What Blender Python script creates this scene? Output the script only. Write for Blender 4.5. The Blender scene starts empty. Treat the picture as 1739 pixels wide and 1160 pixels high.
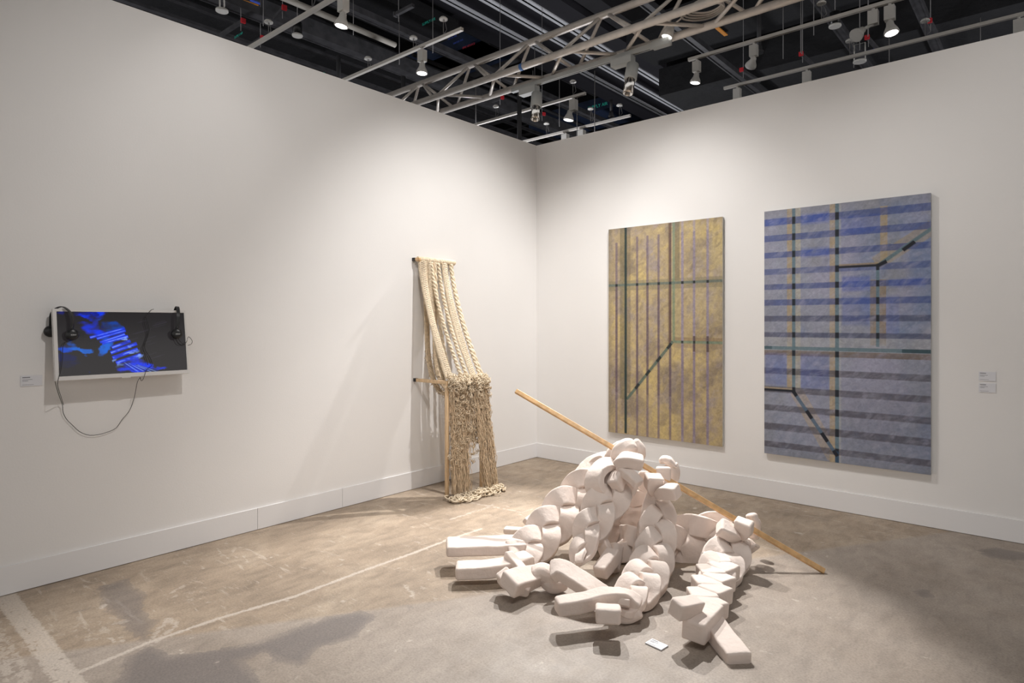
import bpy, bmesh, math, random
import numpy as np
from mathutils import Vector, Matrix, noise

random.seed(7); rng = np.random.RandomState(11)
SC = bpy.context.scene
COL = SC.collection
PI = math.pi

# ---------------------------------------------------------------- camera model (measured from the photograph)
F = 1066.0; CX = 869.5; HY = 548.0
EYE = Vector((4.576, -5.743, 1.57))
XC = Vector((0.757, 0.653, 0)).normalized()
YC = Vector((-0.653, 0.757, 0)).normalized()
def ray(px, py): return XC*((px-CX)/F) + YC - Vector((0, 0, (py-HY)/F))
def P(px, py, d): return EYE + ray(px, py)*d
def onz(px, py, z=0.0):
    r = ray(px, py); return EYE + r*((z-EYE.z)/r.z)
def onx(px, py, x=0.0):
    r = ray(px, py); return EYE + r*((x-EYE.x)/r.x)
def ony(px, py, y=0.0):
    r = ray(px, py); return EYE + r*((y-EYE.y)/r.y)

# ---------------------------------------------------------------- materials
MATS = {}
def nodes(name):
    m = bpy.data.materials.new(name); m.use_nodes = True
    nt = m.node_tree; b = nt.nodes['Principled BSDF']
    return m, nt, b
def N(nt, t, **kw):
    n = nt.nodes.new(t)
    for k, v in kw.items():
        if k.startswith('i_'):
            key = k[2:]; n.inputs[int(key) if key.isdigit() else key.replace('_', ' ')].default_value = v
        else: setattr(n, k, v)
    return n
def simple(name, col, rough=0.5, metal=0.0, bump=0.0, bscale=40, var=0.0, emit=None, estr=0, stretch=(1,1,1), vscale=6, bdist=0.01):
    m, nt, b = nodes(name)
    b.inputs['Base Color'].default_value = (*col, 1)
    b.inputs['Roughness'].default_value = rough
    b.inputs['Metallic'].default_value = metal
    L = nt.links
    tc = N(nt, 'ShaderNodeTexCoord'); mp = N(nt, 'ShaderNodeMapping'); mp.inputs['Scale'].default_value = stretch
    L.new(tc.outputs['Object'], mp.inputs['Vector'])
    if var > 0:
        nz = N(nt, 'ShaderNodeTexNoise'); nz.inputs['Scale'].default_value = vscale; nz.inputs['Detail'].default_value = 6
        L.new(mp.outputs[0], nz.inputs['Vector'])
        cr = N(nt, 'ShaderNodeValToRGB')
        cr.color_ramp.elements[0].position = .3; cr.color_ramp.elements[1].position = .7
        cr.color_ramp.elements[0].color = (*[c*(1-var) for c in col], 1); cr.color_ramp.elements[1].color = (*[min(1, c*(1+var)) for c in col], 1)
        L.new(nz.outputs[0], cr.inputs[0]); L.new(cr.outputs[0], b.inputs['Base Color'])
    if bump > 0:
        nb = N(nt, 'ShaderNodeTexNoise'); nb.inputs['Scale'].default_value = bscale; nb.inputs['Detail'].default_value = 5
        L.new(mp.outputs[0], nb.inputs['Vector'])
        bp = N(nt, 'ShaderNodeBump'); bp.inputs['Strength'].default_value = bump; bp.inputs['Distance'].default_value = bdist
        L.new(nb.outputs[0], bp.inputs['Height']); L.new(bp.outputs[0], b.inputs['Normal'])
    if emit:
        b.inputs['Emission Color'].default_value = (*emit, 1); b.inputs['Emission Strength'].default_value = estr
    MATS[name] = m
    return m
def attr_mat(name, rough=.6, bump=.3, bscale=60, emit=0.0, brush=0.0, stretch=(1,1,1)):
    m, nt, b = nodes(name); L = nt.links
    at = N(nt, 'ShaderNodeAttribute'); at.attribute_name = 'Col'
    b.inputs['Roughness'].default_value = rough
    tc = N(nt, 'ShaderNodeTexCoord'); mp = N(nt, 'ShaderNodeMapping'); mp.inputs['Scale'].default_value = stretch
    L.new(tc.outputs['Object'], mp.inputs['Vector'])
    src = at.outputs['Color']
    if brush > 0:
        nz = N(nt, 'ShaderNodeTexNoise'); nz.inputs['Scale'].default_value = 30; nz.inputs['Detail'].default_value = 8; nz.inputs['Distortion'].default_value = 1.2
        L.new(mp.outputs[0], nz.inputs['Vector'])
        mr = N(nt, 'ShaderNodeMapRange'); mr.inputs['From Min'].default_value = .3; mr.inputs['From Max'].default_value = .7
        mr.inputs['To Min'].default_value = 1-brush; mr.inputs['To Max'].default_value = 1+brush
        L.new(nz.outputs[0], mr.inputs[0])
        vm = N(nt, 'ShaderNodeVectorMath', operation='SCALE')
        L.new(src, vm.inputs[0]); L.new(mr.outputs[0], vm.inputs['Scale'])
        src = vm.outputs[0]
    if emit > 0:
        b.inputs['Base Color'].default_value = (.012, .012, .013, 1)
        L.new(src, b.inputs['Emission Color']); b.inputs['Emission Strength'].default_value = emit
    else:
        L.new(src, b.inputs['Base Color'])
    if bump > 0:
        nb = N(nt, 'ShaderNodeTexNoise'); nb.inputs['Scale'].default_value = bscale; nb.inputs['Detail'].default_value = 6
        L.new(mp.outputs[0], nb.inputs['Vector'])
        bp = N(nt, 'ShaderNodeBump'); bp.inputs['Strength'].default_value = bump; bp.inputs['Distance'].default_value = .004
        L.new(nb.outputs[0], bp.inputs['Height']); L.new(bp.outputs[0], b.inputs['Normal'])
    MATS[name] = m
    return m

simple('wall_paint', (.79, .772, .755), .75, bump=.05, bscale=90, var=.012, vscale=1.5)
simple('base_paint', (.77, .757, .755), .5, bump=.03, bscale=60)
simple('plaster', (.77, .665, .60), .88, bump=.7, bscale=38, var=.035, vscale=14, bdist=.005, stretch=(1, 1, 1))
simple('plaster_soft', (.80, .72, .665), .85, bump=.4, bscale=28, var=.03, vscale=9, bdist=.012)
simple('pine', (.62, .385, .18), .5, var=.2, stretch=(2, 2, 2), vscale=12, bump=.1)
simple('pale_pine', (.66, .47, .28), .5, var=.15, stretch=(6, 6, .6), vscale=10, bump=.1)
simple('rope', (.66, .53, .375), .95, var=.16, vscale=40, bump=.6, bscale=260)
simple('rope_pale', (.74, .62, .46), .95, var=.14, vscale=50, bump=.6, bscale=300)
simple('rope_fringe', (.60, .46, .31), .95, var=.25, vscale=30, bump=.5, bscale=300)
simple('black_metal', (.015, .014, .014), .5)
simple('black_plastic', (.012, .012, .013), .35, bump=.05)
simple('cord_black', (.012, .012, .012), .6)
simple('white_plastic', (.72, .70, .68), .35)
simple('label_card', (.70, .70, .73), .5, var=.01)
simple('label_ink', (.10, .10, .11), .6)
simple('logo_white', (.75, .75, .75), .5)
simple('truss_alu', (.66, .61, .56), .45, metal=.2, var=.08, vscale=14, bump=.08)
simple('rail_white', (.74, .70, .65), .5, var=.03)
simple('lamp_white', (.78, .76, .72), .45)
simple('lamp_grey', (.42, .43, .42), .5)
simple('chrome', (.75, .73, .70), .15, metal=1.0)
simple('lamp_glow', (1, 1, 1), .5, emit=(1, .97, .93), estr=5)
simple('ceiling_black', (.006, .006, .008), .9)
simple('duct_black', (.010, .010, .012), .8, var=.3, vscale=1.5, bump=.6, bscale=3, bdist=.1)
simple('panel_dark', (.020, .019, .026), .7, var=.08, vscale=2)
simple('slab_dark', (.03, .029, .034), .8, var=.15, vscale=2)
simple('strip_grey', (.88, .90, .95), .6)
simple('tray_grey', (.075, .074, .08), .5, metal=.3, var=.3, vscale=6)
simple('pipe_grey', (.05, .05, .055), .6)
simple('beige_pipe', (.50, .47, .42), .6)
simple('navy_duct', (.02, .035, .08), .7, var=.5, vscale=.8)
simple('red_cap', (.55, .02, .03), .6)
simple('orange_mark', (.85, .33, .04), .6)
simple('green_mark', (.02, .50, .38), .6, emit=None)
simple('blue_mark', (.08, .15, .75), .6)
simple('red_mark', (.75, .05, .07), .6)
simple('blue_tape', (.08, .2, .5), .6)
simple('wire_grey', (.25, .24, .24), .6)
simple('hall_dark', (.02, .02, .022), .9)
simple('coil_cable', (.60, .55, .50), .6)

# ---------------------------------------------------------------- object helpers
def link(name, me, mat, parent=None):
    o = bpy.data.objects.new(name, me); COL.objects.link(o)
    if mat is not None:
        me.materials.append(MATS[mat] if isinstance(mat, str) else mat)
    if parent is not None: o.parent = parent; o.matrix_parent_inverse = parent.matrix_world.inverted() if False else Matrix.Identity(4)
    return o
def tag(o, label=None, cat=None, group=None, kind=None):
    if label: o['label'] = label
    if cat: o['category'] = cat
    if group: o['group'] = group
    if kind: o['kind'] = kind
    return o
def thing(name, label, cat, loc=(0, 0, 0), group=None):
    o = bpy.data.objects.new(name, None); COL.objects.link(o); o.location = loc
    o.empty_display_size = .1
    return tag(o, label, cat, group)
def copy_tree(o, parent=None):
    c = o.copy(); COL.objects.link(c); c.parent = parent
    for ch in list(o.children): copy_tree(ch, c)
    return c

def perp_frame(t, up):
    n = up - t*up.dot(t)
    if n.length < 1e-4:
        up = Vector((1, 0, 0)); n = up - t*up.dot(t)
    n.normalize(); s = t.cross(n); return s, n

class MB:
    """collects shapes given in world space, builds ONE mesh"""
    def __init__(s, wn=False): s.v = []; s.f = []; s.smooth = []; s.wn = wn
    def add(s, vs, fs, smooth=False):
        b = len(s.v); s.v += [tuple(v) for v in vs]; s.f += [tuple(i+b for i in f) for f in fs]; s.smooth += [smooth]*len(fs)
    def box(s, lo, hi):
        x0, y0, z0 = lo; x1, y1, z1 = hi
        vs = [(x0,y0,z0),(x1,y0,z0),(x1,y1,z0),(x0,y1,z0),(x0,y0,z1),(x1,y0,z1),(x1,y1,z1),(x0,y1,z1)]
        s.add(vs, [(0,3,2,1),(4,5,6,7),(0,1,5,4),(1,2,6,5),(2,3,7,6),(3,0,4,7)])
    def obox(s, c, ax, ay, az, bev=0.0):
        """oriented box, half-axis vectors, optional bevel by rounded section"""
        c = Vector(c)
        if bev <= 0:
            vs = [c+ax*i+ay*j+az*k for k in (-1, 1) for j in (-1, 1) for i in (-1, 1)]
            s.add(vs, [(0,2,3,1),(4,5,7,6),(0,1,5,4),(1,3,7,5),(3,2,6,7),(2,0,4,6)])
        else:
            s.sweep([c-az, c+az], ax.length, ay.length, up=ay.normalized(), r=bev, caps=bev)
    def bar(s, a, b, w, h=None, up=Vector((0, 0, 1)), bev=0.0):
        a = Vector(a); b = Vector(b); h = w if h is None else h
        s.sweep([a, b], w/2, h/2, up=up, r=bev, caps=bev)
    def tube(s, pts, r, n=8, caps=True, closed=False):
        pts = [Vector(p) for p in pts]; m = len(pts)
        rs = r if isinstance(r, (list, tuple)) else [r]*m
        vs = []; up = None
        for i, p in enumerate(pts):
            if closed: t = (pts[(i+1) % m]-pts[i-1])
            else: t = pts[min(i+1, m-1)]-pts[max(i-1, 0)]
            if t.length < 1e-9: t = Vector((0, 0, 1))
            t.normalize()
            if up is None:
                up = Vector((0, 0, 1)) if abs(t.z) < .9 else Vector((1, 0, 0))
            sd, nn = perp_frame(t, up); up = nn
            for k in range(n):
                a = 2*PI*k/n; vs.append(p + (sd*math.cos(a)+nn*math.sin(a))*rs[i])
        fs = []
        rng_ = range(m) if closed else range(m-1)
        for i in rng_:
            j = (i+1) % m
            for k in range(n):
                fs.append((i*n+k, i*n+(k+1) % n, j*n+(k+1) % n, j*n+k))
        s.add(vs, fs, True)
        if caps and not closed:
            b = len(s.v)-len(vs)
            s.f.append(tuple(b+k for k in range(n))[::-1]); s.smooth.append(False)
            s.f.append(tuple(b+(m-1)*n+k for k in range(n))); s.smooth.append(False)
    def sweep(s, pts, hw, hh, up=Vector((0, 0, 1)), r=0.01, caps=0.01, ups=None, lump=0.0, seg=2, scale=None, seed=0, div=2, smooth=None):
        """rounded rectangle (half width hw along side, half height hh along up) along pts"""
        pts = [Vector(p) for p in pts]; m = len(pts)
        prof = []
        def side(a, b, n):
            for t in ([.06, .5, .94] if n > 1 else []): prof.append((a[0]+(b[0]-a[0])*t, a[1]+(b[1]-a[1])*t))
        r0 = min(r, hw*.95, hh*.95)
        if r0 <= 0: prof = [(-hw, -hh), (hw, -hh), (hw, hh), (-hw, hh)]
        else:
            cs = [(hw-r0, -hh+r0, -PI/2), (hw-r0, hh-r0, 0), (-hw+r0, hh-r0, PI/2), (-hw+r0, -hh+r0, PI)]
            arcs = [[(cx+r0*math.cos(a0+PI/2*q/seg), cy+r0*math.sin(a0+PI/2*q/seg)) for q in range(seg+1)] for cx, cy, a0 in cs]
            for i, arc in enumerate(arcs):
                prof += arc; side(arc[-1], arcs[(i+1) % 4][0], div)
        n = len(prof)
        rings = []
        seq = []
        if caps > 0:
            c = min(caps, hw*.8, hh*.8)
            seq = [(0, 'a1', c)]
        vs = []
        c = min(caps, hw*.8, hh*.8)
        frames = []
        prev = None
        for i, p in enumerate(pts):
            t = pts[min(i+1, m-1)]-pts[max(i-1, 0)]; t.normalize()
            u = ups[i] if ups else (up if prev is None else up)
            sd, nn = perp_frame(t, u); prev = nn
            frames.append((p, t, sd, nn))
        def ring(p, sd, nn, k, sx, sy):
            out = []
            for (x, y) in prof:
                q = p + sd*(x*sx) + nn*(y*sy)
                if lump > 0:
                    w = q*9.0 + Vector((seed*3.1, 0, 0)); v = noise.noise_vector(w)*lump + noise.noise_vector(q*24.0)*lump*.45
                    q = q + v
                out.append(q)
            return out
        if caps > 0:
            p, t, sd, nn = frames[0]; k = scale[0] if scale else 1
            c = min(caps, hw*.8, hh*.8)
            rings.append(ring(p-t*0, sd, nn, 0, k*(hw-c)/hw, k*(hh-c)/hh))
            rings.append(ring(p+t*c*.35, sd, nn, 0, k*(hw-c*.3)/hw, k*(hh-c*.3)/hh))
            rings.append(ring(p+t*c, sd, nn, 0, k, k))
        for i, (p, t, sd, nn) in enumerate(frames):
            if caps > 0 and (i in (0, m-1) or (p-pts[0]).length < c*1.15 or (p-pts[-1]).length < c*1.15): continue
            k = scale[i] if scale else 1
            rings.append(ring(p, sd, nn, i, k, k))
        if caps > 0:
            p, t, sd, nn = frames[-1]; k = scale[-1] if scale else 1
            rings.append(ring(p-t*c, sd, nn, 0, k, k))
            rings.append(ring(p-t*c*.35, sd, nn, 0, k*(hw-c*.3)/hw, k*(hh-c*.3)/hh))
            rings.append(ring(p, sd, nn, 0, k*(hw-c)/hw, k*(hh-c)/hh))
        for rg in rings: vs += rg
        fs = []
        for i in range(len(rings)-1):
            for k in range(n):
                fs.append((i*n+k, i*n+(k+1) % n, (i+1)*n+(k+1) % n, (i+1)*n+k))
        sm = (r0 > 0) if smooth is None else smooth
        s.add(vs, fs, sm)
        b = len(s.v)-len(vs)
        s.f.append(tuple(b+k for k in range(n))[::-1]); s.smooth.append(sm and caps > 0)
        s.f.append(tuple(b+(len(rings)-1)*n+k for k in range(n))); s.smooth.append(sm and caps > 0)
    def lathe(s, base, axis, prof, n=20, smooth=True, cap0=True, cap1=True):
        """prof: list of (radius, distance along axis)"""
        base = Vector(base); axis = Vector(axis).normalized()
        sd, nn = perp_frame(axis, Vector((0, 0, 1)) if abs(axis.z) < .9 else Vector((1, 0, 0)))
        vs = []
        for r, h in prof:
            for k in range(n):
                a = 2*PI*k/n; vs.append(base+axis*h+(sd*math.cos(a)+nn*math.sin(a))*r)
        fs = []
        for i in range(len(prof)-1):
            for k in range(n): fs.append((i*n+k, i*n+(k+1) % n, (i+1)*n+(k+1) % n, (i+1)*n+k))
        s.add(vs, fs, smooth); b = len(s.v)-len(vs)
        if cap0: s.f.append(tuple(b+k for k in range(n))[::-1]); s.smooth.append(False)
        if cap1: s.f.append(tuple(b+(len(prof)-1)*n+k for k in range(n))); s.smooth.append(False)
    def build(s, name, mat, parent=None, origin=None):
        if parent is not None and origin is None: origin = parent_world(parent)
        if origin is None:
            a = np.array(s.v); lo = a.min(0); hi = a.max(0); origin = Vector(((lo[0]+hi[0])/2, (lo[1]+hi[1])/2, lo[2])) if False else Vector((0, 0, 0))
        o0 = Vector(origin)
        me = bpy.data.meshes.new(name)
        me.from_pydata([tuple(Vector(v)-o0) for v in s.v], [], s.f)
        me.polygons.foreach_set('use_smooth', s.smooth)
        me.update()
        bm = bmesh.new(); bm.from_mesh(me); bmesh.ops.recalc_face_normals(bm, faces=bm.faces); bm.to_mesh(me); bm.free()
        o = link(name, me, mat, parent)
        if parent is None: o.location = o0
        if s.wn:
            wm = o.modifiers.new('weighted', 'WEIGHTED_NORMAL'); wm.mode = 'FACE_AREA'; wm.weight = 90; wm.keep_sharp = False
        return o
def parent_world(p):
    v = Vector(p.location)
    while p.parent is not None:
        p = p.parent; v = v+Vector(p.location)
    return v
def solo(mb, name, mat, label, cat, group=None):
    """a one-mesh thing with its origin at the centre of its base"""
    a = np.array(mb.v); lo = a.min(0); hi = a.max(0)
    o = mb.build(name, mat, None, Vector(((lo[0]+hi[0])/2, (lo[1]+hi[1])/2, lo[2])))
    return tag(o, label, cat, group)
def struct(mb, name, mat):
    o = mb.build(name, mat); o['kind'] = 'structure'; return o
def spline(pts, n):
    """Catmull-Rom through points (Vectors), n samples, uniform arclength"""
    pts = [Vector(p) for p in pts]
    q = [pts[0]*2-pts[1]]+pts+[pts[-1]*2-pts[-2]]
    out = []
    for i in range(1, len(q)-2):
        for k in range(24):
            t = k/24; a, b, c, d = q[i-1], q[i], q[i+1], q[i+2]
            out.append(.5*((2*b)+(c-a)*t+(2*a-5*b+4*c-d)*t*t+(3*b-a-3*c+d)*t**3))
    out.append(pts[-1])
    L = [0]
    for i in range(1, len(out)): L.append(L[-1]+(out[i]-out[i-1]).length)
    res = []; j = 0
    for k in range(n):
        s = L[-1]*k/(n-1)
        while j < len(L)-2 and L[j+1] < s: j += 1
        u = (s-L[j])/max(1e-9, L[j+1]-L[j]); res.append(out[j].lerp(out[j+1], min(1, u)))
    return res, L[-1]
def text_mesh(name, txt, size, mat, origin, right, up, parent=None, extrude=.0005):
    cu = bpy.data.curves.new(name, 'FONT'); cu.body = txt; cu.size = size; cu.extrude = extrude; cu.align_x = 'CENTER'; cu.align_y = 'CENTER'
    tmp = bpy.data.objects.new('tmp', cu); COL.objects.link(tmp)
    dg = bpy.context.evaluated_depsgraph_get(); me = bpy.data.meshes.new_from_object(tmp.evaluated_get(dg))
    bpy.data.objects.remove(tmp)
    r = Vector(right).normalized(); u = Vector(up).normalized(); n = r.cross(u)
    o0 = parent_world(parent) if parent is not None else Vector((0, 0, 0))
    for v in me.vertices:
        c = v.co.copy(); v.co = Vector(origin)-o0 + r*c.x + u*c.y + n*c.z
    me.name = name; me.materials.clear()
    return link(name, me, mat, parent)
# ================================================================ ROOM SHELL
WH = 3.64
m = MB(); m.box((-.10, -8.0, 0), (0, .0, WH)); struct(m, 'wall_left', 'wall_paint')
m = MB(); m.box((-.10, 0, 0), (8.0, .10, WH)); struct(m, 'wall_right', 'wall_paint')
# baseboards (in lengths, with fine joints)
BH = .165; BT = .012
def skirting(name, along, segs):
    m = MB()
    for a, b in segs:
        if along == 'y': m.box((0.0005, a, .004), (BT, b, BH))
        else: m.box((a, -BT, .004), (b, -.0005, BH))
    struct(m, name, 'base_paint')
skirting('baseboard_left', 'y', [(-8, -5.203), (-5.2, -3.403), (-3.4, -2.653), (-2.65, -.0)])
skirting('baseboard_right', 'x', [(BT, 1.798), (1.8, 4.6), (4.603, 8)])

# ---- floor: concrete slab with worn paint lines, stains and repairs
def seg_dist(X, Y, a, b):
    dx, dy = b[0]-a[0], b[1]-a[1]; L2 = dx*dx+dy*dy+1e-9
    t = np.clip(((X-a[0])*dx+(Y-a[1])*dy)/L2, 0, 1)
    return np.hypot(X-a[0]-t*dx, Y-a[1]-t*dy), t
def poly_mask(X, Y, poly):
    inside = np.zeros(X.shape, bool); n = len(poly)
    for i in range(n):
        x0, y0 = poly[i]; x1, y1 = poly[(i+1) % n]
        c = ((y0 > Y) != (y1 > Y)) & (X < (x1-x0)*(Y-y0)/(y1-y0+1e-12)+x0)
        inside ^= c
    d = np.full(X.shape, 1e9)
    for i in range(n):
        dd, _ = seg_dist(X, Y, poly[i], poly[(i+1) % n]); d = np.minimum(d, dd)
    return np.where(inside, d, -d)
def fl(*pts): return [tuple(onz(x, y)[:2]) for x, y in pts]
gx = np.arange(-.02, 5.0, .0115); gy = np.arange(-5.7, .02, .0115)
X, Y = np.meshgrid(gx, gy, indexing='ij')
def smooth01(v, w): return np.clip(v/w*.5+.5, 0, 1)
light = np.zeros(X.shape); dark = np.zeros(X.shape); slab = np.zeros(X.shape)
# worn pale paint lines / tape residue   (points, half width m, strength)
for pts, hw, st in [
    ([(60,1176),(131,1143),(250,1092),(372,1050),(500,1013),(620,968),(700,940),(757,918),(818,898)], .016, 1.0),
    ([(8,1012),(60,1080),(100,1135),(140,1190)], .055, .8),
    ([(-40,1130),(60,1085),(170,1062)], .10, .28),
    ([(-20,1060),(10,1110),(40,1170)], .05, .55),
    ([(520,1155),(445,1110)], .006, .0),
    ([(765,882),(828,862),(838,856)], .022, .55),
    ([(800,854),(845,862),(890,871)], .02, .55),
    ([(880,872),(945,852)], .016, .5),
    ([(255,1090),(285,1050),(300,1060),(262,1095)], .02, .6),
    ([(285,1010),(320,990)], .022, .45), ([(310,1010),(345,1026)], .045, .35),
    ([(240,985),(300,965),(312,955)], .012, .4), ([(130,1015),(210,985)], .03, .2),
    ([(367,931),(389,950)], .006, .9), ([(372,940),(380,946)], .008, .7), ([(413,944),(421,955)], .006, .9),
    ([(160,1080),(200,1060)], .06, .4), ([(172,1033),(178,1028)], .02, .8), ([(185,1083),(195,1090)], .01, .9), ([(204,1082),(209,1090)], .01, .8),
    ([(275,1000),(400,1010),(530,990)], .004, .5), ([(306,940),(306,1000)], .004, .4),
    ([(690,995),(706,1015)], .018, .55), ([(684,995),(700,1000)], .012, .6), ([(640,922),(648,926)], .02, .5), ([(700,918),(720,924)], .015, .5),
    ([(560,975),(610,958)], .006, .5), ([(415,980),(600,955)], .004, .3),
    ([(1300,935),(1440,700)], .004, .0), ([(1450,940),(1485,895)], .012, .35), ([(1500,925),(1520,890)], .02, .25), ([(1250,962),(1395,1160)], .004, .0),
    ([(1367,978),(1400,1065),(1440,1160)], .003, .55), ([(1395,1060),(1480,1120),(1600,1160)], .003, .3), ([(1345,918),(1352,935),(1375,945)], .004, .5),
    ([(1440,945),(1470,915)], .004, .4), ([(1180,895),(1240,858)], .004, .35), ([(1230,860),(1300,842)], .004, .3),
    ([(600,1100),(690,1050)], .003, .5), ([(620,1110),(700,1058)], .003, .5), ([(590,1095),(660,1052)], .003, .4),
    ([(1355,905),(1360,906)], .03, .7), ([(1100,1140),(1060,1120)], .004, .0)]:
    w = fl(*pts)
    for i in range(len(w)-1):
        d, t = seg_dist(X, Y, w[i], w[i+1])
        light = np.maximum(light, st*smooth01(hw-d, .012))
# specks of paint
for k in range(420):
    x = rng.uniform(.1, 4.9); y = rng.uniform(-5.5, -.1); r = rng.uniform(.002, .010)*(1.5 if rng.rand() < .1 else 1)
    a = rng.uniform(0, PI); l = rng.uniform(0, .035)
    ix = np.abs(gx-x) < .08; iy = np.abs(gy-y) < .08
    if not ix.any() or not iy.any(): continue
    sub = np.ix_(ix, iy)
    d, _ = seg_dist(X[sub], Y[sub], (x, y), (x+l*math.cos(a), y+l*math.sin(a)))
    light[sub] = np.maximum(light[sub], rng.uniform(.3, 1)*smooth01(r-d, .01))
# dark damp stains
for poly, st in [
    ([(168,995),(215,985),(222,1000),(245,1010),(240,1030),(258,1060),(245,1085),(215,1070),(200,1045),(178,1030),(172,1010)], .75),
    ([(225,1115),(255,1100),(290,1118),(360,1105),(440,1095),(500,1072),(560,1050),(612,1040),(632,1050),(600,1080),(540,1098),(510,1125),(470,1118),(450,1105),(400,1122),(455,1175),(200,1185),(215,1140)], .95),
    ([(610,1045),(680,1028),(712,1022),(700,1040),(660,1052),(625,1058)], .35),
    ([(1660,935),(1690,930),(1739,940),(1760,950),(1720,952),(1680,945)], .8), ([(1610,931),(1660,934),(1670,940),(1640,938)], .5),
    ([(265,935),(310,925),(320,930),(290,942),(262,948)], .5), ([(1560,1006),(1570,1004),(1574,1010),(1566,1012)], .9),
    ([(60,1000),(180,960),(175,975),(90,1010)], .3), ([(120,1040),(200,1015),(190,1030),(140,1050)], .3),
    ([(730,1050),(800,1035),(860,1020),(900,1010),(890,1035),(800,1062)], .2),
    ([(1275,1090),(1305,1085),(1310,1100),(1285,1105)], .25), ([(1325,1098),(1337,1100),(1335,1110)], .5)]:
    dark = np.maximum(dark, st*smooth01(poly_mask(X, Y, fl(*poly))+.02, .05))
# later, greyer pour: everything nearer than one straight joint
j0, j1 = fl((660, 1032), (1403, 932)); j2, j3 = fl((1403, 932), (1739, 934))
side = (X-j0[0])*(j1[1]-j0[1])-(Y-j0[1])*(j1[0]-j0[0]); side /= math.hypot(j1[0]-j0[0], j1[1]-j0[1])
slab = smooth01(side, .02)
if slab[np.argmin(abs(gx-4.4)), np.argmin(abs(gy+4.4))] < .5: slab = 1-slab
slab *= np.clip(1-((X-3.2)**2+(Y+3.4)**2)*0, 0, 1)
nx, ny = X.shape
idx = np.arange(nx*ny).reshape(nx, ny)
verts = np.stack([X.ravel(), Y.ravel(), np.zeros(nx*ny)], 1)
quads = np.stack([idx[:-1, :-1].ravel(), idx[1:, :-1].ravel(), idx[1:, 1:].ravel(), idx[:-1, 1:].ravel()], 1)
x0, x1, y0, y1 = gx[0], gx[-1], gy[0], gy[-1]
ex = np.array([(-30,-22,0),(34,-22,0),(34,40,0),(-30,40,0),(x0,y0,0),(x1,y0,0),(x1,y1,0),(x0,y1,0)], float); b = nx*ny
eq = np.array([(0,1,5,4),(1,2,6,5),(2,3,7,6),(3,0,4,7)])+b
def grid_mesh(name, verts, quads, col):
    me = bpy.data.meshes.new(name)
    me.vertices.add(len(verts)); me.vertices.foreach_set('co', verts.astype(np.float32).ravel())
    me.loops.add(len(quads)*4); me.loops.foreach_set('vertex_index', quads.astype(np.int32).ravel())
    me.polygons.add(len(quads)); me.polygons.foreach_set('loop_start', np.arange(0, len(quads)*4, 4, dtype=np.int32))
    me.update(calc_edges=True)
    at = me.color_attributes.new('Col', 'FLOAT_COLOR', 'POINT')
    c = np.ones((len(verts), 4), np.float32); c[:, :3] = col
    at.data.foreach_set('color', c.ravel())
    me.validate(); return me
cc = np.stack([light.ravel(), dark.ravel(), slab.ravel()], 1)
cc = np.concatenate([cc, np.zeros((8, 3))])
me = grid_mesh('floor', np.concatenate([verts, ex]), np.concatenate([quads, eq]), cc)
m_, nt, bs = nodes('concrete_floor'); L = nt.links
tc = N(nt, 'ShaderNodeTexCoord'); at = N(nt, 'ShaderNodeAttribute'); at.attribute_name = 'Col'
sep = N(nt, 'ShaderNodeSeparateColor'); L.new(at.outputs['Color'], sep.inputs[0])
def noise_n(scale, detail=6, dist=0, stretch=None, rough=.55):
    nz = N(nt, 'ShaderNodeTexNoise'); nz.inputs['Scale'].default_value = scale; nz.inputs['Detail'].default_value = detail; nz.inputs['Distortion'].default_value = dist; nz.inputs['Roughness'].default_value = rough
    if stretch:
        mp = N(nt, 'ShaderNodeMapping'); mp.inputs['Scale'].default_value = stretch[0]; mp.inputs['Rotation'].default_value = (0, 0, stretch[1])
        L.new(tc.outputs['Object'], mp.inputs['Vector']); L.new(mp.outputs[0], nz.inputs['Vector'])
    else: L.new(tc.outputs['Object'], nz.inputs['Vector'])
    return nz.outputs[0]
def ramp(src, stops):
    cr = N(nt, 'ShaderNodeValToRGB'); e = cr.color_ramp.elements
    e[0].position = stops[0][0]; e[0].color = (*stops[0][1], 1); e[1].position = stops[-1][0]; e[1].color = (*stops[-1][1], 1)
    for p, c in stops[1:-1]: q = e.new(p); q.color = (*c, 1)
    L.new(src, cr.inputs[0]); return cr.outputs[0]
def mathn(op, a, b=None, clamp=False):
    n = N(nt, 'ShaderNodeMath', operation=op); n.use_clamp = clamp
    for i, v in enumerate((a, b)):
        if v is None: continue
        if isinstance(v, (int, float)): n.inputs[i].default_value = v
        else: L.new(v, n.inputs[i])
    return n.outputs[0]
def mixc(f, a, b, mode='MIX'):
    n = N(nt, 'ShaderNodeMix', data_type='RGBA', blend_type=mode)
    for i, v in ((0, f), (6, a), (7, b)):
        if isinstance(v, (int, float)): n.inputs[i].default_value = v
        elif isinstance(v, tuple): n.inputs[i].default_value = (*v, 1)
        else: L.new(v, n.inputs[i])
    return n.outputs[2]
tan = ramp(noise_n(1.6, 8, .4), [(.28, (.235, .18, .13)), (.5, (.31, .24, .175)), (.72, (.375, .30, .225))])
fine = ramp(noise_n(14, 8, .6, ((1, .45, 1), .7)), [(.25, (.72, .72, .72)), (.5, (.98, .98, .98)), (.75, (1.18, 1.18, 1.18))])
col = mixc(1.0, tan, fine, 'MULTIPLY')
grey = ramp(noise_n(2.2, 7, .2), [(.3, (.275, .228, .188)), (.7, (.355, .305, .262))])
grey = mixc(.6, grey, fine, 'MULTIPLY')
col = mixc(mathn('MULTIPLY', sep.outputs[2], .85), col, grey)
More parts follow.
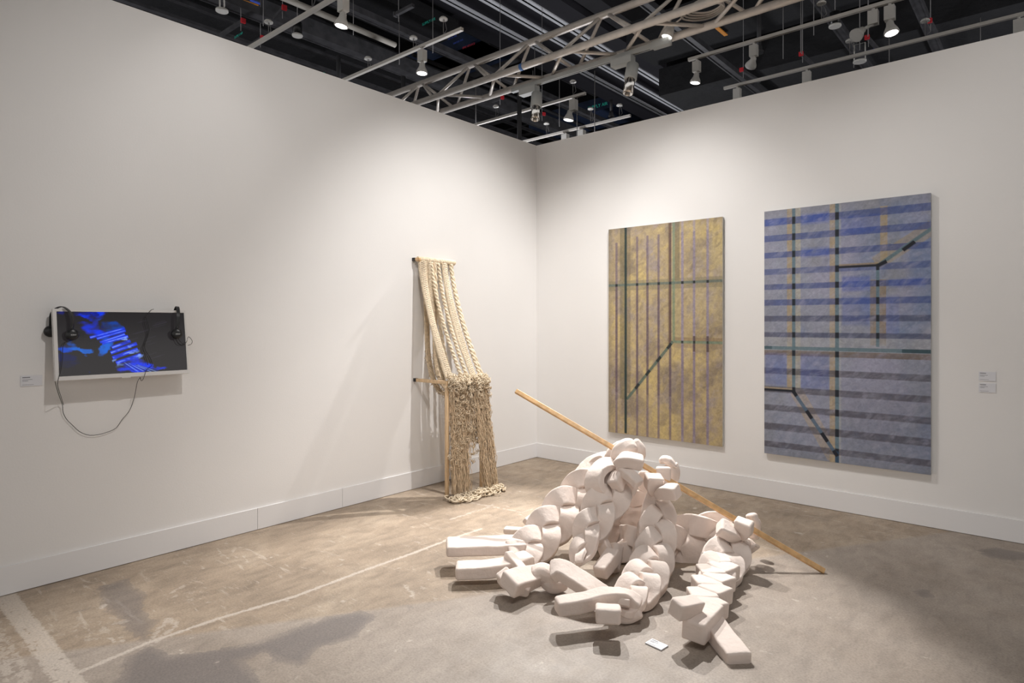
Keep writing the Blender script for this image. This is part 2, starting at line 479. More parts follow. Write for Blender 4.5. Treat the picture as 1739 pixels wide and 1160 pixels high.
# wispy scrapes on the older slab
sc = ramp(noise_n(9, 10, 1.6, ((.35, 1.6, 1), .55)), [(.60, (0, 0, 0)), (.68, (1, 1, 1))])
sc2 = ramp(noise_n(55, 4, .5, ((.25, 1.3, 1), -.4)), [(.64, (0, 0, 0)), (.70, (1, 1, 1))])
wisp = mathn('MULTIPLY', mathn('ADD', mathn('MULTIPLY', sc, .5), mathn('MULTIPLY', sc2, .4)), mathn('SUBTRACT', 1.0, mathn('MULTIPLY', sep.outputs[2], .75)))
col = mixc(wisp, col, (.50, .43, .36))
dk = mathn('ADD', sep.outputs[1], mathn('MULTIPLY', mathn('SUBTRACT', noise_n(9, 10, .8), .5), 1.5))
dk = mathn('MULTIPLY', ramp(dk, [(.40, (0, 0, 0)), (.50, (1, 1, 1))]), sep.outputs[1])
col = mixc(mathn('MULTIPLY', dk, .85), col, (.150, .130, .122))
lt = mathn('ADD', sep.outputs[0], mathn('MULTIPLY', mathn('SUBTRACT', noise_n(26, 9, .9), .5), 2.4))
lt = mathn('MULTIPLY', ramp(lt, [(.42, (0, 0, 0)), (.56, (1, 1, 1))]), sep.outputs[0])
col = mixc(mathn('MULTIPLY', lt, .85), col, (.53, .465, .40))
grit = ramp(noise_n(95, 5, .2), [(.34, (.80, .80, .80)), (.5, (1, 1, 1)), (.70, (1.16, 1.16, 1.16))])
col = mixc(.9, col, grit, 'MULTIPLY')
L.new(col, bs.inputs['Base Color'])
rr = ramp(noise_n(5, 6), [(.3, (.46, .46, .46)), (.7, (.66, .66, .66))]); L.new(rr, bs.inputs['Roughness'])
bp = N(nt, 'ShaderNodeBump'); bp.inputs['Strength'].default_value = .12; bp.inputs['Distance'].default_value = .004
L.new(noise_n(120, 6), bp.inputs['Height']); L.new(bp.outputs[0], bs.inputs['Normal'])
fo = link('floor', me, m_); fo['kind'] = 'structure'

# hall around the booth: black ceiling and far walls
m = MB(); m.box((-30, -22, 11.0), (34, 40, 11.2)); struct(m, 'ceiling', 'ceiling_black')
m = MB(); m.box((-30, 40, 0), (34, 40.2, 11)); struct(m, 'wall_back', 'hall_dark')
m = MB(); m.box((-30.2, -22, 0), (-30, 40, 11)); struct(m, 'wall_far', 'hall_dark')
# ================================================================ PAINTINGS
def fbm(shape, base, octaves=4, ax=1.0, ay=1.0, seed=0, rough=.55):
    r = np.random.RandomState(seed); out = np.zeros(shape); amp = 1; tot = 0
    for o in range(octaves):
        nxn = max(2, int(base*ax*2**o)); nyn = max(2, int(base*ay*2**o))
        g = r.rand(nxn+2, nyn+2)
        u = np.linspace(0, nxn, shape[0]); v = np.linspace(0, nyn, shape[1])
        iu = np.floor(u).astype(int); iv = np.floor(v).astype(int); fu = u-iu; fv = v-iv
        fu = fu*fu*(3-2*fu); fv = fv*fv*(3-2*fv)
        a = g[np.ix_(iu, iv)]; b_ = g[np.ix_(iu+1, iv)]; c = g[np.ix_(iu, iv+1)]; d = g[np.ix_(iu+1, iv+1)]
        fu = fu[:, None]; fv = fv[None, :]
        out += amp*((a*(1-fu)+b_*fu)*(1-fv)+(c*(1-fu)+d*fu)*fv); tot += amp; amp *= rough
    return out/tot
def srgb(r, g, b): return np.array([((c/255)/12.92 if c/255 <= .04045 else ((c/255+.055)/1.055)**2.4) for c in (r, g, b)])
class Paint:
    def __init__(s, nu, nv, col):
        s.u = (np.arange(nu)+.5)/nu; s.v = (np.arange(nv)+.5)/nv
        s.U, s.V = np.meshgrid(s.u, s.v, indexing='ij'); s.C = np.ones((nu, nv, 3))*np.array(col)
    def lay(s, mask, col, a=1.0):
        k = (np.clip(mask, 0, 1)*a)[..., None]; s.C = s.C*(1-k)+np.array(col)*k
    def rect(s, u0, u1, v0, v1, soft=.002):
        return np.clip((s.U-u0)/soft+.5, 0, 1)*np.clip((u1-s.U)/soft+.5, 0, 1)*np.clip((s.V-v0)/soft+.5, 0, 1)*np.clip((v1-s.V)/soft+.5, 0, 1)
    def line(s, a, b, w, asp, soft=.003, butt=True):
        ax, ay = a[0], a[1]*asp; bx, by = b[0], b[1]*asp; dx, dy = bx-ax, by-ay; L2 = dx*dx+dy*dy
        t = ((s.U-ax)*dx+(s.V*asp-ay)*dy)/L2; tt = np.clip(t, 0, 1)
        d = np.hypot(s.U-ax-tt*dx, s.V*asp-ay-tt*dy); k = np.clip((w-d)/soft+.5, 0, 1); e = w*.35/math.sqrt(L2); return k*((t > -e)&(t < 1+e)) if butt else k
def strokes(p, asp, n, seed, cols, amp=.25, lmin=.03, lmax=.10, w=.004, ang=(.2, 1.3)):
    r = np.random.RandomState(seed)
    nu, nv = p.U.shape
    for k in range(n):
        cu, cv = r.rand(), r.rand(); L_ = r.uniform(lmin, lmax); a = r.uniform(*ang)
        du, dv = L_*math.cos(a), -L_*math.sin(a)/asp
        i0 = max(0, int((min(cu, cu+du)-.02)*nu)); i1 = min(nu, int((max(cu, cu+du)+.02)*nu)+1)
        j0 = max(0, int((min(cv, cv+dv)-.02)*nv)); j1 = min(nv, int((max(cv, cv+dv)+.02)*nv)+1)
        if i1 <= i0 or j1 <= j0: continue
        U = p.U[i0:i1, j0:j1]; V = p.V[i0:i1, j0:j1]
        dx, dy = du, dv*asp; L2 = dx*dx+dy*dy; t = np.clip(((U-cu)*dx+(V-cv)*asp*dy)/L2, 0, 1)
        bow = r.uniform(-.01, .01)*np.sin(t*PI)
        d = np.abs(np.hypot(U-cu-t*dx, (V-cv)*asp-t*dy)-abs(bow)); ww = w*r.uniform(.4, 1.6)
        k_ = (np.clip((ww-d)/.003+.5, 0, 1)*amp*r.uniform(.2, 1)*np.sin(np.clip(t, .05, .95)*PI))[..., None]
        c = np.array(cols[r.randint(len(cols))])
        p.C[i0:i1, j0:j1] = p.C[i0:i1, j0:j1]*(1-k_)+c*k_
def canvas(name, label, x0, x1, z0, z1, depth, p, matname):
    t = thing(name, label, 'painting', ((x0+x1)/2, 0, z0))
    nu, nv = p.U.shape
    xs = np.linspace(x0, x1, nu); zs = np.linspace(z1, z0, nv)
    Xg, Zg = np.meshgrid(xs, zs, indexing='ij')
    Yg = np.full_like(Xg, -depth)
    idx = np.arange(nu*nv).reshape(nu, nv)
    verts = np.stack([Xg.ravel()-t.location.x, Yg.ravel(), Zg.ravel()-z0], 1)
    quads = np.stack([idx[:-1, :-1].ravel(), idx[:-1, 1:].ravel(), idx[1:, 1:].ravel(), idx[1:, :-1].ravel()], 1)
    me = grid_mesh('painted_surface', verts, quads, np.clip(p.C.reshape(-1, 3), 0, 1))
    link('painted_surface', me, matname, t)
    mm = MB(); mm.box((x0+.001, -depth+.0015, z0+.001), (x1-.001, -.006, z1-.001)); mm.build('stretcher', 'canvas_edge', t)
    return t
simple('canvas_edge', (.55, .54, .50), .8, var=.15, vscale=20)
attr_mat('painting_yellow', .7, .12, 60, brush=.16, stretch=(1, 1, 1.0))
attr_mat('painting_blue', .7, .12, 60, brush=.13, stretch=(1, 1, 1.0))

# blue painting -----------------------------------------------------------
bl = ony(1298, 360); br = ony(1581, 327); bb = ony(1298, 770); bc = ony(1580, 806)
bx0, bx1 = ony(1298, 500, -.04).x, ony(1581, 500, -.04).x
bz1 = (ony(1298, 360, -.04).z+ony(1581, 327, -.04).z)/2; bz0 = (ony(1298, 770, -.04).z+ony(1579, 806, -.04).z)/2
ASP = (bz1-bz0)/(bx1-bx0)
def bu(cx): return (ony(cx/2.229+1280, 548, -.04).x-bx0)/(bx1-bx0)
p = Paint(300, 430, srgb(130, 134, 146))
n1 = fbm(p.U.shape, 4, 5, seed=1); n2 = fbm(p.U.shape, 3, 5, seed=2); n3 = fbm(p.U.shape, 9, 4, seed=3)
p.lay((n1-.42)*5, srgb(144, 144, 162), .8)
p.lay((n2-.5)*5, srgb(104, 120, 150), .85)
p.lay((.45-n3)*5, srgb(122, 124, 124), .55)
p.lay(np.clip((p.V-.60)*2.4, 0, 1)*(n2*.6+.5), srgb(116, 124, 142), .75)
p.lay(np.clip((p.V-.93)*12, 0, 1)*n3*1.4, srgb(104, 104, 104), .7)
p.lay(np.clip((.08-p.U)*10, 0, 1), srgb(128, 128, 134), .5)
p.lay(np.clip((.05-p.V)*14, 0, 1), srgb(122, 122, 126), .8)
p.lay(np.clip((.19-np.abs(p.V-.83))*8, 0, 1)*np.clip((p.U-.48)*14, 0, 1), srgb(112, 114, 124), .45)
u1a, u1b = bu(146), bu(158); u2a, u2b = bu(308), bu(323); u3a, u3b = bu(463), bu(475)
# light/tan bands beside the lines
for a, b_, v0, v1, c, al in [(bu(127), u1a, 0, .735, (158, 140, 104), .8), (u1b, bu(178), 0, .735, (160, 156, 138), .75),
    (bu(287), u2a, 0, 1, (160, 142, 108), .8), (u2b, bu(331), 0, 1, (152, 154, 150), .6), (bu(478), bu(506), .03, .245, (158, 140, 104), .8),
    (bu(440), u3a, .30, .545, (134, 116, 84), .75), (u3b, bu(501), .30, .545, (134, 116, 84), .75)]:
    p.lay(p.rect(a, b_, v0, v1), srgb(*c), al)
p.lay(p.rect(0, 1, .518, .578), srgb(150, 152, 152), .55)
# diagonal bands
p.lay(p.line((bu(470), .235), (1.0, .125), .045, ASP), srgb(150, 136, 106), .6)
p.lay(p.line((bu(165), .74), (bu(300), .975), .045, ASP), srgb(158, 142, 114), .55)
vs_ = [(.035,.063),(.102,.128),(.172,.196),(.240,.264),(.303,.325),(.366,.390),(.432,.455),(.499,.519),(.572,.593),(.645,.670),(.720,.745),(.796,.820),(.871,.899),(.946,.970)]
base = p.C.copy()
for i, (a, b_) in enumerate(vs_):
    mk = p.rect(0, 1, a, b_, .002)
    if i < 6: c = srgb(44, 64, 122); al = .74
    elif i == 6 or i == 7: c = srgb(54, 60, 88); al = .76
    elif i == 8: c = srgb(100, 84, 68); al = .78
    else: c = srgb(66, 62, 70); al = .76
    if i == 3: al = .62
    p.lay(mk, c, al)
    if i >= 4 and i < 8: p.lay(mk*np.clip((.08-abs(p.U-.02))*20, 0, 1), srgb(92, 88, 96), .3)
# bright blue passages
for u0, u1_, v0, v1, al in [(bu(180), bu(285), .03, .07, .5), (bu(45), bu(125), .035, .062, .35), (bu(330), bu(478), .055, .125, .35), (bu(180), bu(285), .165, .2, .4),
    (bu(335), bu(440), .285, .34, .45), (bu(510), .97, .30, .33, .35), (bu(335), bu(438), .36, .47, .25), (bu(45), bu(125), .585, .715, .28), (bu(178), bu(285), .585, .72, .28), (bu(500), bu(550), .36, .5, .2)]:
    p.lay(p.rect(u0, u1_, v0, v1, .012)*(.5+n1), srgb(38, 72, 160), al*1.15)
strokes(p, ASP, 2600, 5, [srgb(166, 164, 180), srgb(88, 98, 122), srgb(150, 154, 166)], .17, .03, .11, .0065, (.1, 1.0))
ink = srgb(14, 18, 30); teal = srgb(84, 108, 116); teald = srgb(30, 58, 66)
for a, b_, v1 in ((u1a, u1b, .735), (u2a, u2b, 1.0), (u3a, u3b, .55)):
    v0 = .24 if a == u3a else 0
    p.lay(p.rect(a, b_, v0, v1), teal, .85)
    for (c, d) in vs_:
        if d <= v1+.01 and c >= v0 and not (a == u3a and c > .52): p.lay(p.rect(a, b_, max(v0, c-.001), min(d+.001, v1)), ink, .97)
p.lay(p.rect(u2a, u2b, .955, 1), srgb(24, 56, 84), .8)
p.lay(p.rect(0, 1, .556, .570), teal, .85); p.lay(p.rect(bu(560), 1, .556, .570), teald, .8); p.lay(p.rect(0, bu(70), .556, .568), teald, .6)
p.lay(p.rect(u2a, bu(472), .2425, .2515), ink, 1.0); p.lay(p.rect(u2b, bu(472), .236, .2425), srgb(140, 122, 90), .8)
p.lay(p.line((bu(468), .249), (1.0, .128), .011, ASP), teal, .9); p.lay(p.line((bu(468), .249), (bu(500), .235), .012, ASP), ink, 1); p.lay(p.line((bu(566), .196), (bu(606), .171), .012, ASP), ink, 1)
p.lay(p.rect(0, u1b, .730, .740), ink, 1.0); p.lay(p.rect(0, u1a, .724, .730), srgb(150, 136, 112), .8)
p.lay(p.line(((u1a+u1b)/2, .738), ((u2a+u2b)/2, .972), .0115, ASP), srgb(70, 92, 112), .9)
for a, b_ in ((.0, .06), (.31, .42), (.66, .78), (.93, 1.0)):
    A = ((u1a+u1b)/2, .738); B = ((u2a+u2b)/2, .972); q = lambda t: (A[0]+(B[0]-A[0])*t, A[1]+(B[1]-A[1])*t)
    p.lay(p.line(q(a), q(b_), .012, ASP), ink, 1)
p.C *= np.array([1.14, 1.13, 1.16])
canvas('abstract_painting', 'large blue-grey abstract painting with horizontal stripes, the right-hand canvas on the right wall', bx0, bx1, bz0, bz1, .04, p, 'painting_blue')

# yellow painting ----------------------------------------------------------
yx0, yx1 = ony(1033.5, 500, -.035).x, ony(1227, 500, -.035).x
yz1 = (ony(1033.5, 389.5, -.035).z+ony(1227, 368.5, -.035).z)/2; yz0 = (ony(1033.5, 735, -.035).z+ony(1226, 757, -.035).z)/2
ASP = (yz1-yz0)/(yx1-yx0)
def yu(cx): return (ony(cx/2.764+1020, 548, -.035).x-yx0)/(yx1-yx0)
p = Paint(230, 400, srgb(160, 145, 100))
n1 = fbm(p.U.shape, 4, 5, seed=21); n2 = fbm(p.U.shape, 5, 5, ay=1.4, seed=22); n3 = fbm(p.U.shape, 10, 4, seed=23)
p.lay((n1-.46)*5, srgb(182, 164, 96), .75)
p.lay((.48-n2)*6, srgb(116, 106, 84), .75)
p.lay((n3-.55)*5, srgb(136, 128, 112), .7)
p.lay(np.clip((.06-p.U)*14, 0, 1), srgb(112, 104, 76), .6); p.lay(np.clip((.03-p.V)*30, 0, 1), srgb(128, 118, 90), .7)
p.lay(np.clip((p.U-.65)*6, 0, 1)*np.clip((p.V-.05)*9, 0, 1)*np.clip((.52-p.V)*8, 0, 1), srgb(172, 160, 116), .45)
strokes(p, ASP, 1500, 25, [srgb(186, 166, 92), srgb(100, 90, 70), srgb(150, 140, 130), srgb(172, 154, 98)], .30, .03, .12, .006, (.3, 1.5))
for a, b_, v0, v1, c, al in [(yu(92), yu(112), 0, .83, (98, 92, 58), .6), (yu(124), yu(141), 0, .80, (98, 88, 62), .5), (yu(315), yu(332), 0, .56, (92, 78, 54), .45), (yu(349), yu(370), 0, .27, (98, 92, 62), .6),
    (yu(330), yu(372), .27, .56, (150, 142, 88), .35)]:
    p.lay(p.rect(a, b_, v0, v1), srgb(*c), al)
p.lay(p.rect(0, 1, .258, .305), srgb(124, 118, 82), .62)
p.lay(p.rect(yu(343), 1, .527, .545), srgb(124, 104, 70), .6); p.lay(p.rect(yu(343), 1, .553, .575), srgb(140, 124, 86), .5)
sx = [75, 172, 220, 272, 326, 383, 438, 501]
for i, s_ in enumerate(sx):
    w = 5.0 if i < 5 else 5.5
    a, b_ = yu(s_-w), yu(s_+w)
    p.lay(p.rect(a, b_, .05 if i else .07, 1), srgb(96, 84, 90), .7)
    wob = .5+fbm(p.U.shape, 3, 4, ax=.4, ay=4, seed=40+i)
    if i >= 5: p.lay(p.rect(a, b_, 0, 1)*wob, srgb(146, 140, 140), .62); p.lay(p.rect(a, b_, .56, .97)*wob, srgb(104, 90, 94), .4)
    else: p.lay(p.rect(a, b_, .28, .80), srgb(84, 68, 66), .55)
    if i in (6, 7): p.lay(p.rect(a, b_, .52, .59), srgb(70, 52, 44), .8)
p.lay(p.rect(yu(320), yu(331), 0, .56), srgb(88, 66, 48), .8)
green = srgb(66, 90, 74); ink = srgb(16, 24, 24)
p.lay(p.rect(yu(336), yu(349), 0, .548), srgb(104, 126, 92), .72)
p.lay(p.rect(0, 1, .272, .284), srgb(80, 98, 84), .75)
p.lay(p.rect(yu(343), 1, .542, .554), srgb(98, 122, 92), .8)
p.lay(p.line((yu(338), .548), (yu(125), .828), .012, ASP), green, .85)
p.lay(p.rect(yu(113), yu(124), 0, .995), srgb(20, 44, 38), .97)
for i, s_ in enumerate(sx):
    p.lay(p.rect(yu(s_-5.5), yu(s_+5.5), .272, .285), ink, .95)
    if i >= 5: p.lay(p.rect(yu(s_-5), yu(s_+5), .542, .554), ink, .9)
A = (yu(338), .548); B = (yu(125), .828)
for s_ in (172, 222, 273, 322):
    t = (yu(s_)-A[0])/(B[0]-A[0]); q = lambda t: (A[0]+(B[0]-A[0])*t, A[1]+(B[1]-A[1])*t)
    p.lay(p.line(q(t-.035), q(t+.035), .0125, ASP), ink, .9)
p.C *= np.array([1.12, 1.08, 1.38])
canvas('abstract_painting', 'mustard yellow abstract painting with vertical stripes and green lines, nearer the corner', yx0, yx1, yz0, yz1, .035, p, 'painting_yellow')

# ================================================================ TELEVISION
TY0, TY1 = -4.705, -3.953                    # left and right edge along the wall
TT = Vector((.088, 0, 1.653)); TB = Vector((.150, 0, 1.228))   # top / bottom of the front face
tdown = (TB-TT); TH = tdown.length; tdown.normalize(); tn = Vector((0, 1, 0)).cross(tdown) ; 
if tn.x < 0: tn = -tn
tv = thing('television', 'wall-mounted white-framed flat television showing a blue abstract image', 'television', (0, (TY0+TY1)/2, TB.z))
def tvp(y, s, off=0): return Vector((TT.x, y, TT.z))+tdown*s+tn*off    # s: metres down from the top
def tvbox(y0, y1, s0, s1, o0, o1, mb):
    c = tvp((y0+y1)/2, (s0+s1)/2, (o0+o1)/2); mb.obox(c, Vector((0, (y1-y0)/2, 0)), tdown*((s1-s0)/2), tn*((o1-o0)/2))
bz = .018
m = MB(); tvbox(TY0, TY1, 0, .016, -.035, .0, m); tvbox(TY0, TY1, TH-.024, TH, -.035, .004, m)
tvbox(TY0, TY0+.018, .016, TH-.024, -.035, .0, m); tvbox(TY1-.012, TY1, .016, TH-.024, -.035, .0, m)
m.build('frame', 'white_plastic', tv)
m = MB(); tvbox(TY0+.01, TY1-.01, .01, TH-.012, -.05, -.012, m); m.build('back_case', 'white_plastic', tv)
m = MB(); m.box((.002, -4.45, 1.38), (.075, -4.2, 1.52)); m.build('wall_bracket', 'black_metal', tv)
m = MB(); tvbox(-4.36, -4.31, TH, TH+.006, -.004, .003, m); m.build('sensor_tab', 'white_plastic', tv)
# picture
p = Paint(300, 170, np.array([.016, .014, .015]))
TW = TY1-TY0; asp = .56
q1 = fbm(p.U.shape, 6, 5, seed=61); q2 = fbm(p.U.shape, 14, 4, seed=62); q3 = fbm(p.U.shape, 5, 4, ax=3, ay=.8, seed=63); q4 = fbm(p.U.shape, 12, 5, seed=64); q5 = fbm(p.U.shape, 10, 5, ax=.7, ay=2.2, seed=65)
def pic(cx, cy):        # crop pixel of the photograph's screen -> u,v
    return ((cx-353)/(1258-353), (cy-208-(cx-353)*-.000)/((686-208)-(cx-353)*.064))
def ell(cx, cy, rx, ry, rot, soft=.5):
    u, v = pic(cx, cy); x = (p.U-u)*905+(q2-.5)*70+(q3-.5)*60; y = (p.V-v)*460+(q1-.5)*90+(q4-.5)*40; c, s_ = math.cos(rot), math.sin(rot)
    d = np.hypot((x*c+y*s_)/rx, (-x*s_+y*c)/ry); return np.clip((1-d)/soft, 0, 1)*(.35+1.1*np.clip((q5-.28)*2.6, 0, 1))
blue = np.array([.0, .035, .85]); deep = np.array([.0, .01, .30]); sky = np.array([.0, .16, .80]); ice = np.array([.25, .42, 1.0])
warp = (.35+1.3*np.clip((q1-.33)*3, 0, 1))
for e, c, a in [((560, 228, 110, 26, .1), deep, .8), ((545, 235, 75, 14, .15), blue, .8), ((640, 222, 30, 14, 0), deep, .8), ((625, 255, 70, 20, -.45), blue, .9),
    ((650, 250, 25, 10, -.2), sky, .6), ((590, 330, 110, 48, .45), blue, 1), ((560, 300, 60, 40, 0), blue, .8), ((640, 355, 80, 25, .5), blue, .9), ((720, 320, 100, 42, .45), np.array([.0, .05, .35]), .8),
    ((670, 440, 45, 100, .15), np.array([.0, .09, .55]), .9), ((660, 490, 40, 50, .3), sky, .45), ((410, 480, 75, 38, -.2), np.array([.0, .06, .55]), .95), ((470, 470, 60, 22, .75), sky, .7), ((530, 510, 40, 22, .1), sky, .6),
    ((400, 570, 90, 40, .1), np.array([.0, .008, .09]), .6), ((375, 225, 30, 14, 0), deep, .6), ((880, 600, 130, 62, .35), blue, .95), ((820, 630, 90, 34, .1), blue, .8), ((960, 600, 70, 30, .5), blue, .8), ((1040, 622, 60, 16, -.1), blue, .8), ((550, 655, 10, 8, 0), deep, 1)]:
    p.lay(ell(*e)*warp, c, a)
p.lay(ell(500, 385, 70, 40, .3), (.010, .010, .012), .95); p.lay(ell(590, 450, 38, 70, .1, .3), (.014, .013, .014), .97); p.lay(ell(650, 300, 28, 12, .3), deep*.5, .6)
for i, (xa, ya, xb, yb, w, a) in enumerate([(565, 398, 800, 328, 4, .9), (610, 406, 805, 345, 4, .8), (630, 432, 800, 372, 4, .9), (645, 440, 820, 388, 6, .9), (710, 470, 835, 422, 7, .8), (700, 508, 880, 440, 7, .8), (712, 545, 885, 482, 8, .9), (735, 582, 905, 522, 8, .9)]):
    a0 = pic(xa, ya); b0 = pic(xb, yb)
    p.lay(p.line(a0, b0, (w+5)/905, asp, .01)*(.3+q2*1.4), blue, .95)
    p.lay(p.line(a0, b0, w/905*.5, asp, .005)*np.clip((q2-.35)*4, 0, 1), ice, a)
for (cx, cy, r) in [(805, 395, 22), (812, 430, 20), (830, 462, 22), (862, 492, 22), (885, 530, 26), (725, 545, 22), (755, 585, 24)]:
    p.lay(ell(cx, cy, r*1.5, r*.6, -.4)*np.clip((q2-.3)*4, 0, 1), ice, .7)
for k in range(9):
    a0 = pic(770+k*16, 575+k*3); b0 = pic(860+k*24, 645)
    p.lay(p.line(a0, b0, .003, asp, .004)*np.clip((q2-.35)*4, 0, 1), ice*.8 if k % 2 else np.array([.0, .01, .12]), .75)
for k in range(14):
    a0 = pic(820+rng.rand()*250, 225+rng.rand()*330); L_ = .05+rng.rand()*.12
    p.lay(p.line(a0, (a0[0]+L_, a0[1]-L_*.55), .0012, asp, .003), (.07, .06, .10), .35)
su0, su1, ss0, ss1 = TY0+.018, TY1-.012, .016, TH-.024
nu, nv = p.U.shape
ys = np.linspace(su0, su1, nu); ss = np.linspace(ss0, ss1, nv)
Yg, Sg = np.meshgrid(ys, ss, indexing='ij')
b0 = np.array(TT)[:, None, None]*np.array([1, 0, 1])[:, None, None]
pos = np.stack([TT.x+tdown.x*Sg-tn.x*.004, Yg, TT.z+tdown.z*Sg-tn.z*.004], -1).reshape(-1, 3)-np.array(tv.location)
idx = np.arange(nu*nv).reshape(nu, nv)
quads = np.stack([idx[:-1, :-1].ravel(), idx[:-1, 1:].ravel(), idx[1:, 1:].ravel(), idx[1:, :-1].ravel()], 1)
me = grid_mesh('screen', pos, quads, np.clip(p.C.reshape(-1, 3), 0, 1))
attr_mat('screen_picture', .12, 0, emit=1.0)
sc_ = link('screen', me, 'screen_picture', tv); sc_['label'] = 'glossy screen with blue picture'

# ---- headphones hooked over the television
def headphones(label, cups, top, axes, cordpts):
    """cups: two centres; top: crown point"""
    t = thing('headphones', label, 'headphones', cups[0], 'headphones on the television')
    a, b_ = Vector(cups[0]), Vector(cups[1]); tp = Vector(top)
    ax = axes
    A = a+Vector((0, 0, .028)); B = b_+Vector((0, 0, .028))
    mid = (A+B)/2
    pts = []
    R = (tp-mid); hv = (A-B)/2
    for k in range(25):
        th = PI*k/24; s_ = math.sin(th)
        wide = 1.0+.25*math.sin(2*th)**2
        pts.append(mid+hv*math.cos(th)*wide+R*s_)
    m = MB()
    nrm = hv.cross(R).normalized()
    m.sweep(pts, .011, .0025, ups=[((q-mid).normalized()) for q in pts], r=.002, caps=.001)
    m.build('headband', 'black_plastic', t)
    for c, d in ((a, ax[0]), (b_, ax[1])):
        d = Vector(d).normalized()
        m = MB(); m.lathe(c-d*.004, d, [(.012, 0), (.029, .002), (.034, .008), (.034, .014), (.026, .020), (.014, .022)], 24)
        cup = m.build('ear_cup', 'black_plastic', t)
        m = MB(); m.lathe(c-d*.022, d, [(.022, 0), (.032, .004), (.034, .011), (.030, .018)], 24); m.build('ear_pad', 'cord_black', cup)
        m = MB(); sd = d.cross(Vector((0, 0, 1))).normalized()
        m.tube([c+d*.006+Vector((0, 0, .026)), c+d*.002+Vector((0, 0, .040)), c+Vector((0, 0, .050))], .006, 8); m.build('yoke', 'black_plastic', cup)
    # maker's mark on the front cup
    d = Vector(ax[0]).normalized(); up = Vector((0, 0, 1)); right = up.cross(d).normalized(); up2 = d.cross(right)
    text_mesh('maker_mark', 'SONY', .0105, 'logo_white', a+d*.0185+right*.006-up2*.002, right, up2, t)
    m = MB()
    for cp in cordpts:
        sp, _ = spline(cp, 60); m.tube(sp, .0017, 6)
    m.build('cable', 'cord_black', t)
    return t
def tq(px, py, off):            # point in a plane parallel to the screen, off metres in front
    r = ray(px, py); o = Vector((TT.x, 0, TT.z))+tn*off; t_ = (o-EYE).dot(tn)/r.dot(tn); return EYE+r*t_
c1 = tq(122.5, 568.5, .030); c2 = onx(86, 563, .03)
headphones('black headphones hooked over the left end of the television', (c1, c2), onx(106, 521, .085), ((1, -.15, .05), (1, -.1, 0)),
    [[c1+Vector((0, 0, -.03)), tq(108, 585, .02), tq(106, 610, .012), tq(103, 630, .012), tq(100, 640, .012), tq(98, 655, .01), onx(104, 675, .06), onx(108, 688, .03)],
     [onx(89, 571, .03), onx(91.5, 600, .03), onx(91, 625, .04), onx(93, 645, .05), onx(98, 665, .04), onx(106, 688, .03), onx(107, 700, .02), onx(113, 712, .015), onx(123, 722, .015), onx(135, 733, .015), onx(150, 739, .015), onx(165, 738.5, .015), onx(182, 734, .015), onx(197, 727, .015), onx(207, 713, .015), onx(220, 697, .02), onx(228, 675, .03), onx(233, 650, .06), tq(238, 641, .012)]])
c1 = tq(300.5, 567, .030); c2 = tq(294, 563, -.07)
headphones('black headphones hooked over the right end of the television', (c1, c2), onx(301, 521, .085), ((1, -.35, .05), (-1, .4, 0)),
    [[c1+Vector((0, 0, -.03)), tq(300, 577, .02), tq(303, 584, .015), tq(311, 586, .01), tq(317, 580, .01), onx(320, 572, .06), onx(326, 578, .04), onx(325, 584, .04), onx(318, 587, .05)],
     [c1+Vector((0, .01, -.03)), tq(304, 577, .02), tq(309, 583, .015), tq(314, 586, .01)],
     [tq(261, 525, -.01), tq(255, 528, .006), tq(245, 543, .01), tq(248, 560, .01), tq(250, 570, .01), tq(245, 585, .01), tq(242, 592, .01), tq(246, 603, .01), tq(249, 612, .01), tq(251, 620, .01)],
     [tq(247, 538, .01), tq(253, 556, .01), tq(251, 570, .01), tq(246, 585, .01), tq(247, 595, .01), tq(255, 608, .01), tq(258, 620, .01), tq(249, 628, .01), tq(246, 636, .012), tq(243, 644, .02), tq(240, 647, .02), tq(238, 641, .012)]])

# ================================================================ WALL LABELS
def wall_label(o, right, up, w, h, label, th=.004):
    right = Vector(right).normalized(); up = Vector(up).normalized(); n = right.cross(up)
    t = thing('exhibition_label', label, 'label', o)
    m = MB(); c = Vector(o)+n*th/2
    m.obox(c, right*w/2, up*h/2, n*(th/2-.0002)); m.build('card', 'label_card', t)
    for (y, ln, tk) in ((.33, .36, .020), (.12, .46, .009), (.0, .27, .009), (-.36, .52, .007)):
        m = MB(); c = Vector(o)+n*(th+.0002)+right*(-w*.42+w*ln/2)+up*(h*y)
        m.obox(c, right*w*ln/2, up*(h*tk*1.6), n*.0002); m.build('text_line', 'label_ink', t)
    return t
a = onx(34.5, 638, .0); b_ = onx(71.5, 637, 0); c = onx(35, 656, 0)
wall_label(((a+onx(71.5, 655, 0))/2)+Vector((.0006, 0, 0)), (0, 1, 0), (0, 0, 1), (b_-a).length, (a.z-c.z), 'small grey text label on the left wall beside the television')
a = ony(1662, 631); b_ = ony(1691, 632); c = ony(1662, 646.5)
wall_label(((a+ony(1691, 647.5))/2)+Vector((0, -.0006, 0)), (1, 0, 0), (0, 0, 1), (b_-a).length, a.z-c.z, 'upper of two small text labels right of the blue painting')
a = ony(1662, 650.5); b_ = ony(1691, 651.5); c = ony(1662, 666)
wall_label(((a+ony(1691, 667))/2)+Vector((0, -.0006, 0)), (1, 0, 0), (0, 0, 1), (b_-a).length, a.z-c.z, 'lower of two small text labels right of the blue painting')
cs = [onz(1095.5, 1093.5), onz(1107, 1086), onz(1134.5, 1098), onz(1124, 1106.5)]
cen = sum(cs, Vector((0, 0, 0)))/4; rt = ((cs[2]-cs[1])+(cs[3]-cs[0])).normalized(); up_ = Vector((0, 0, 1)).cross(rt)
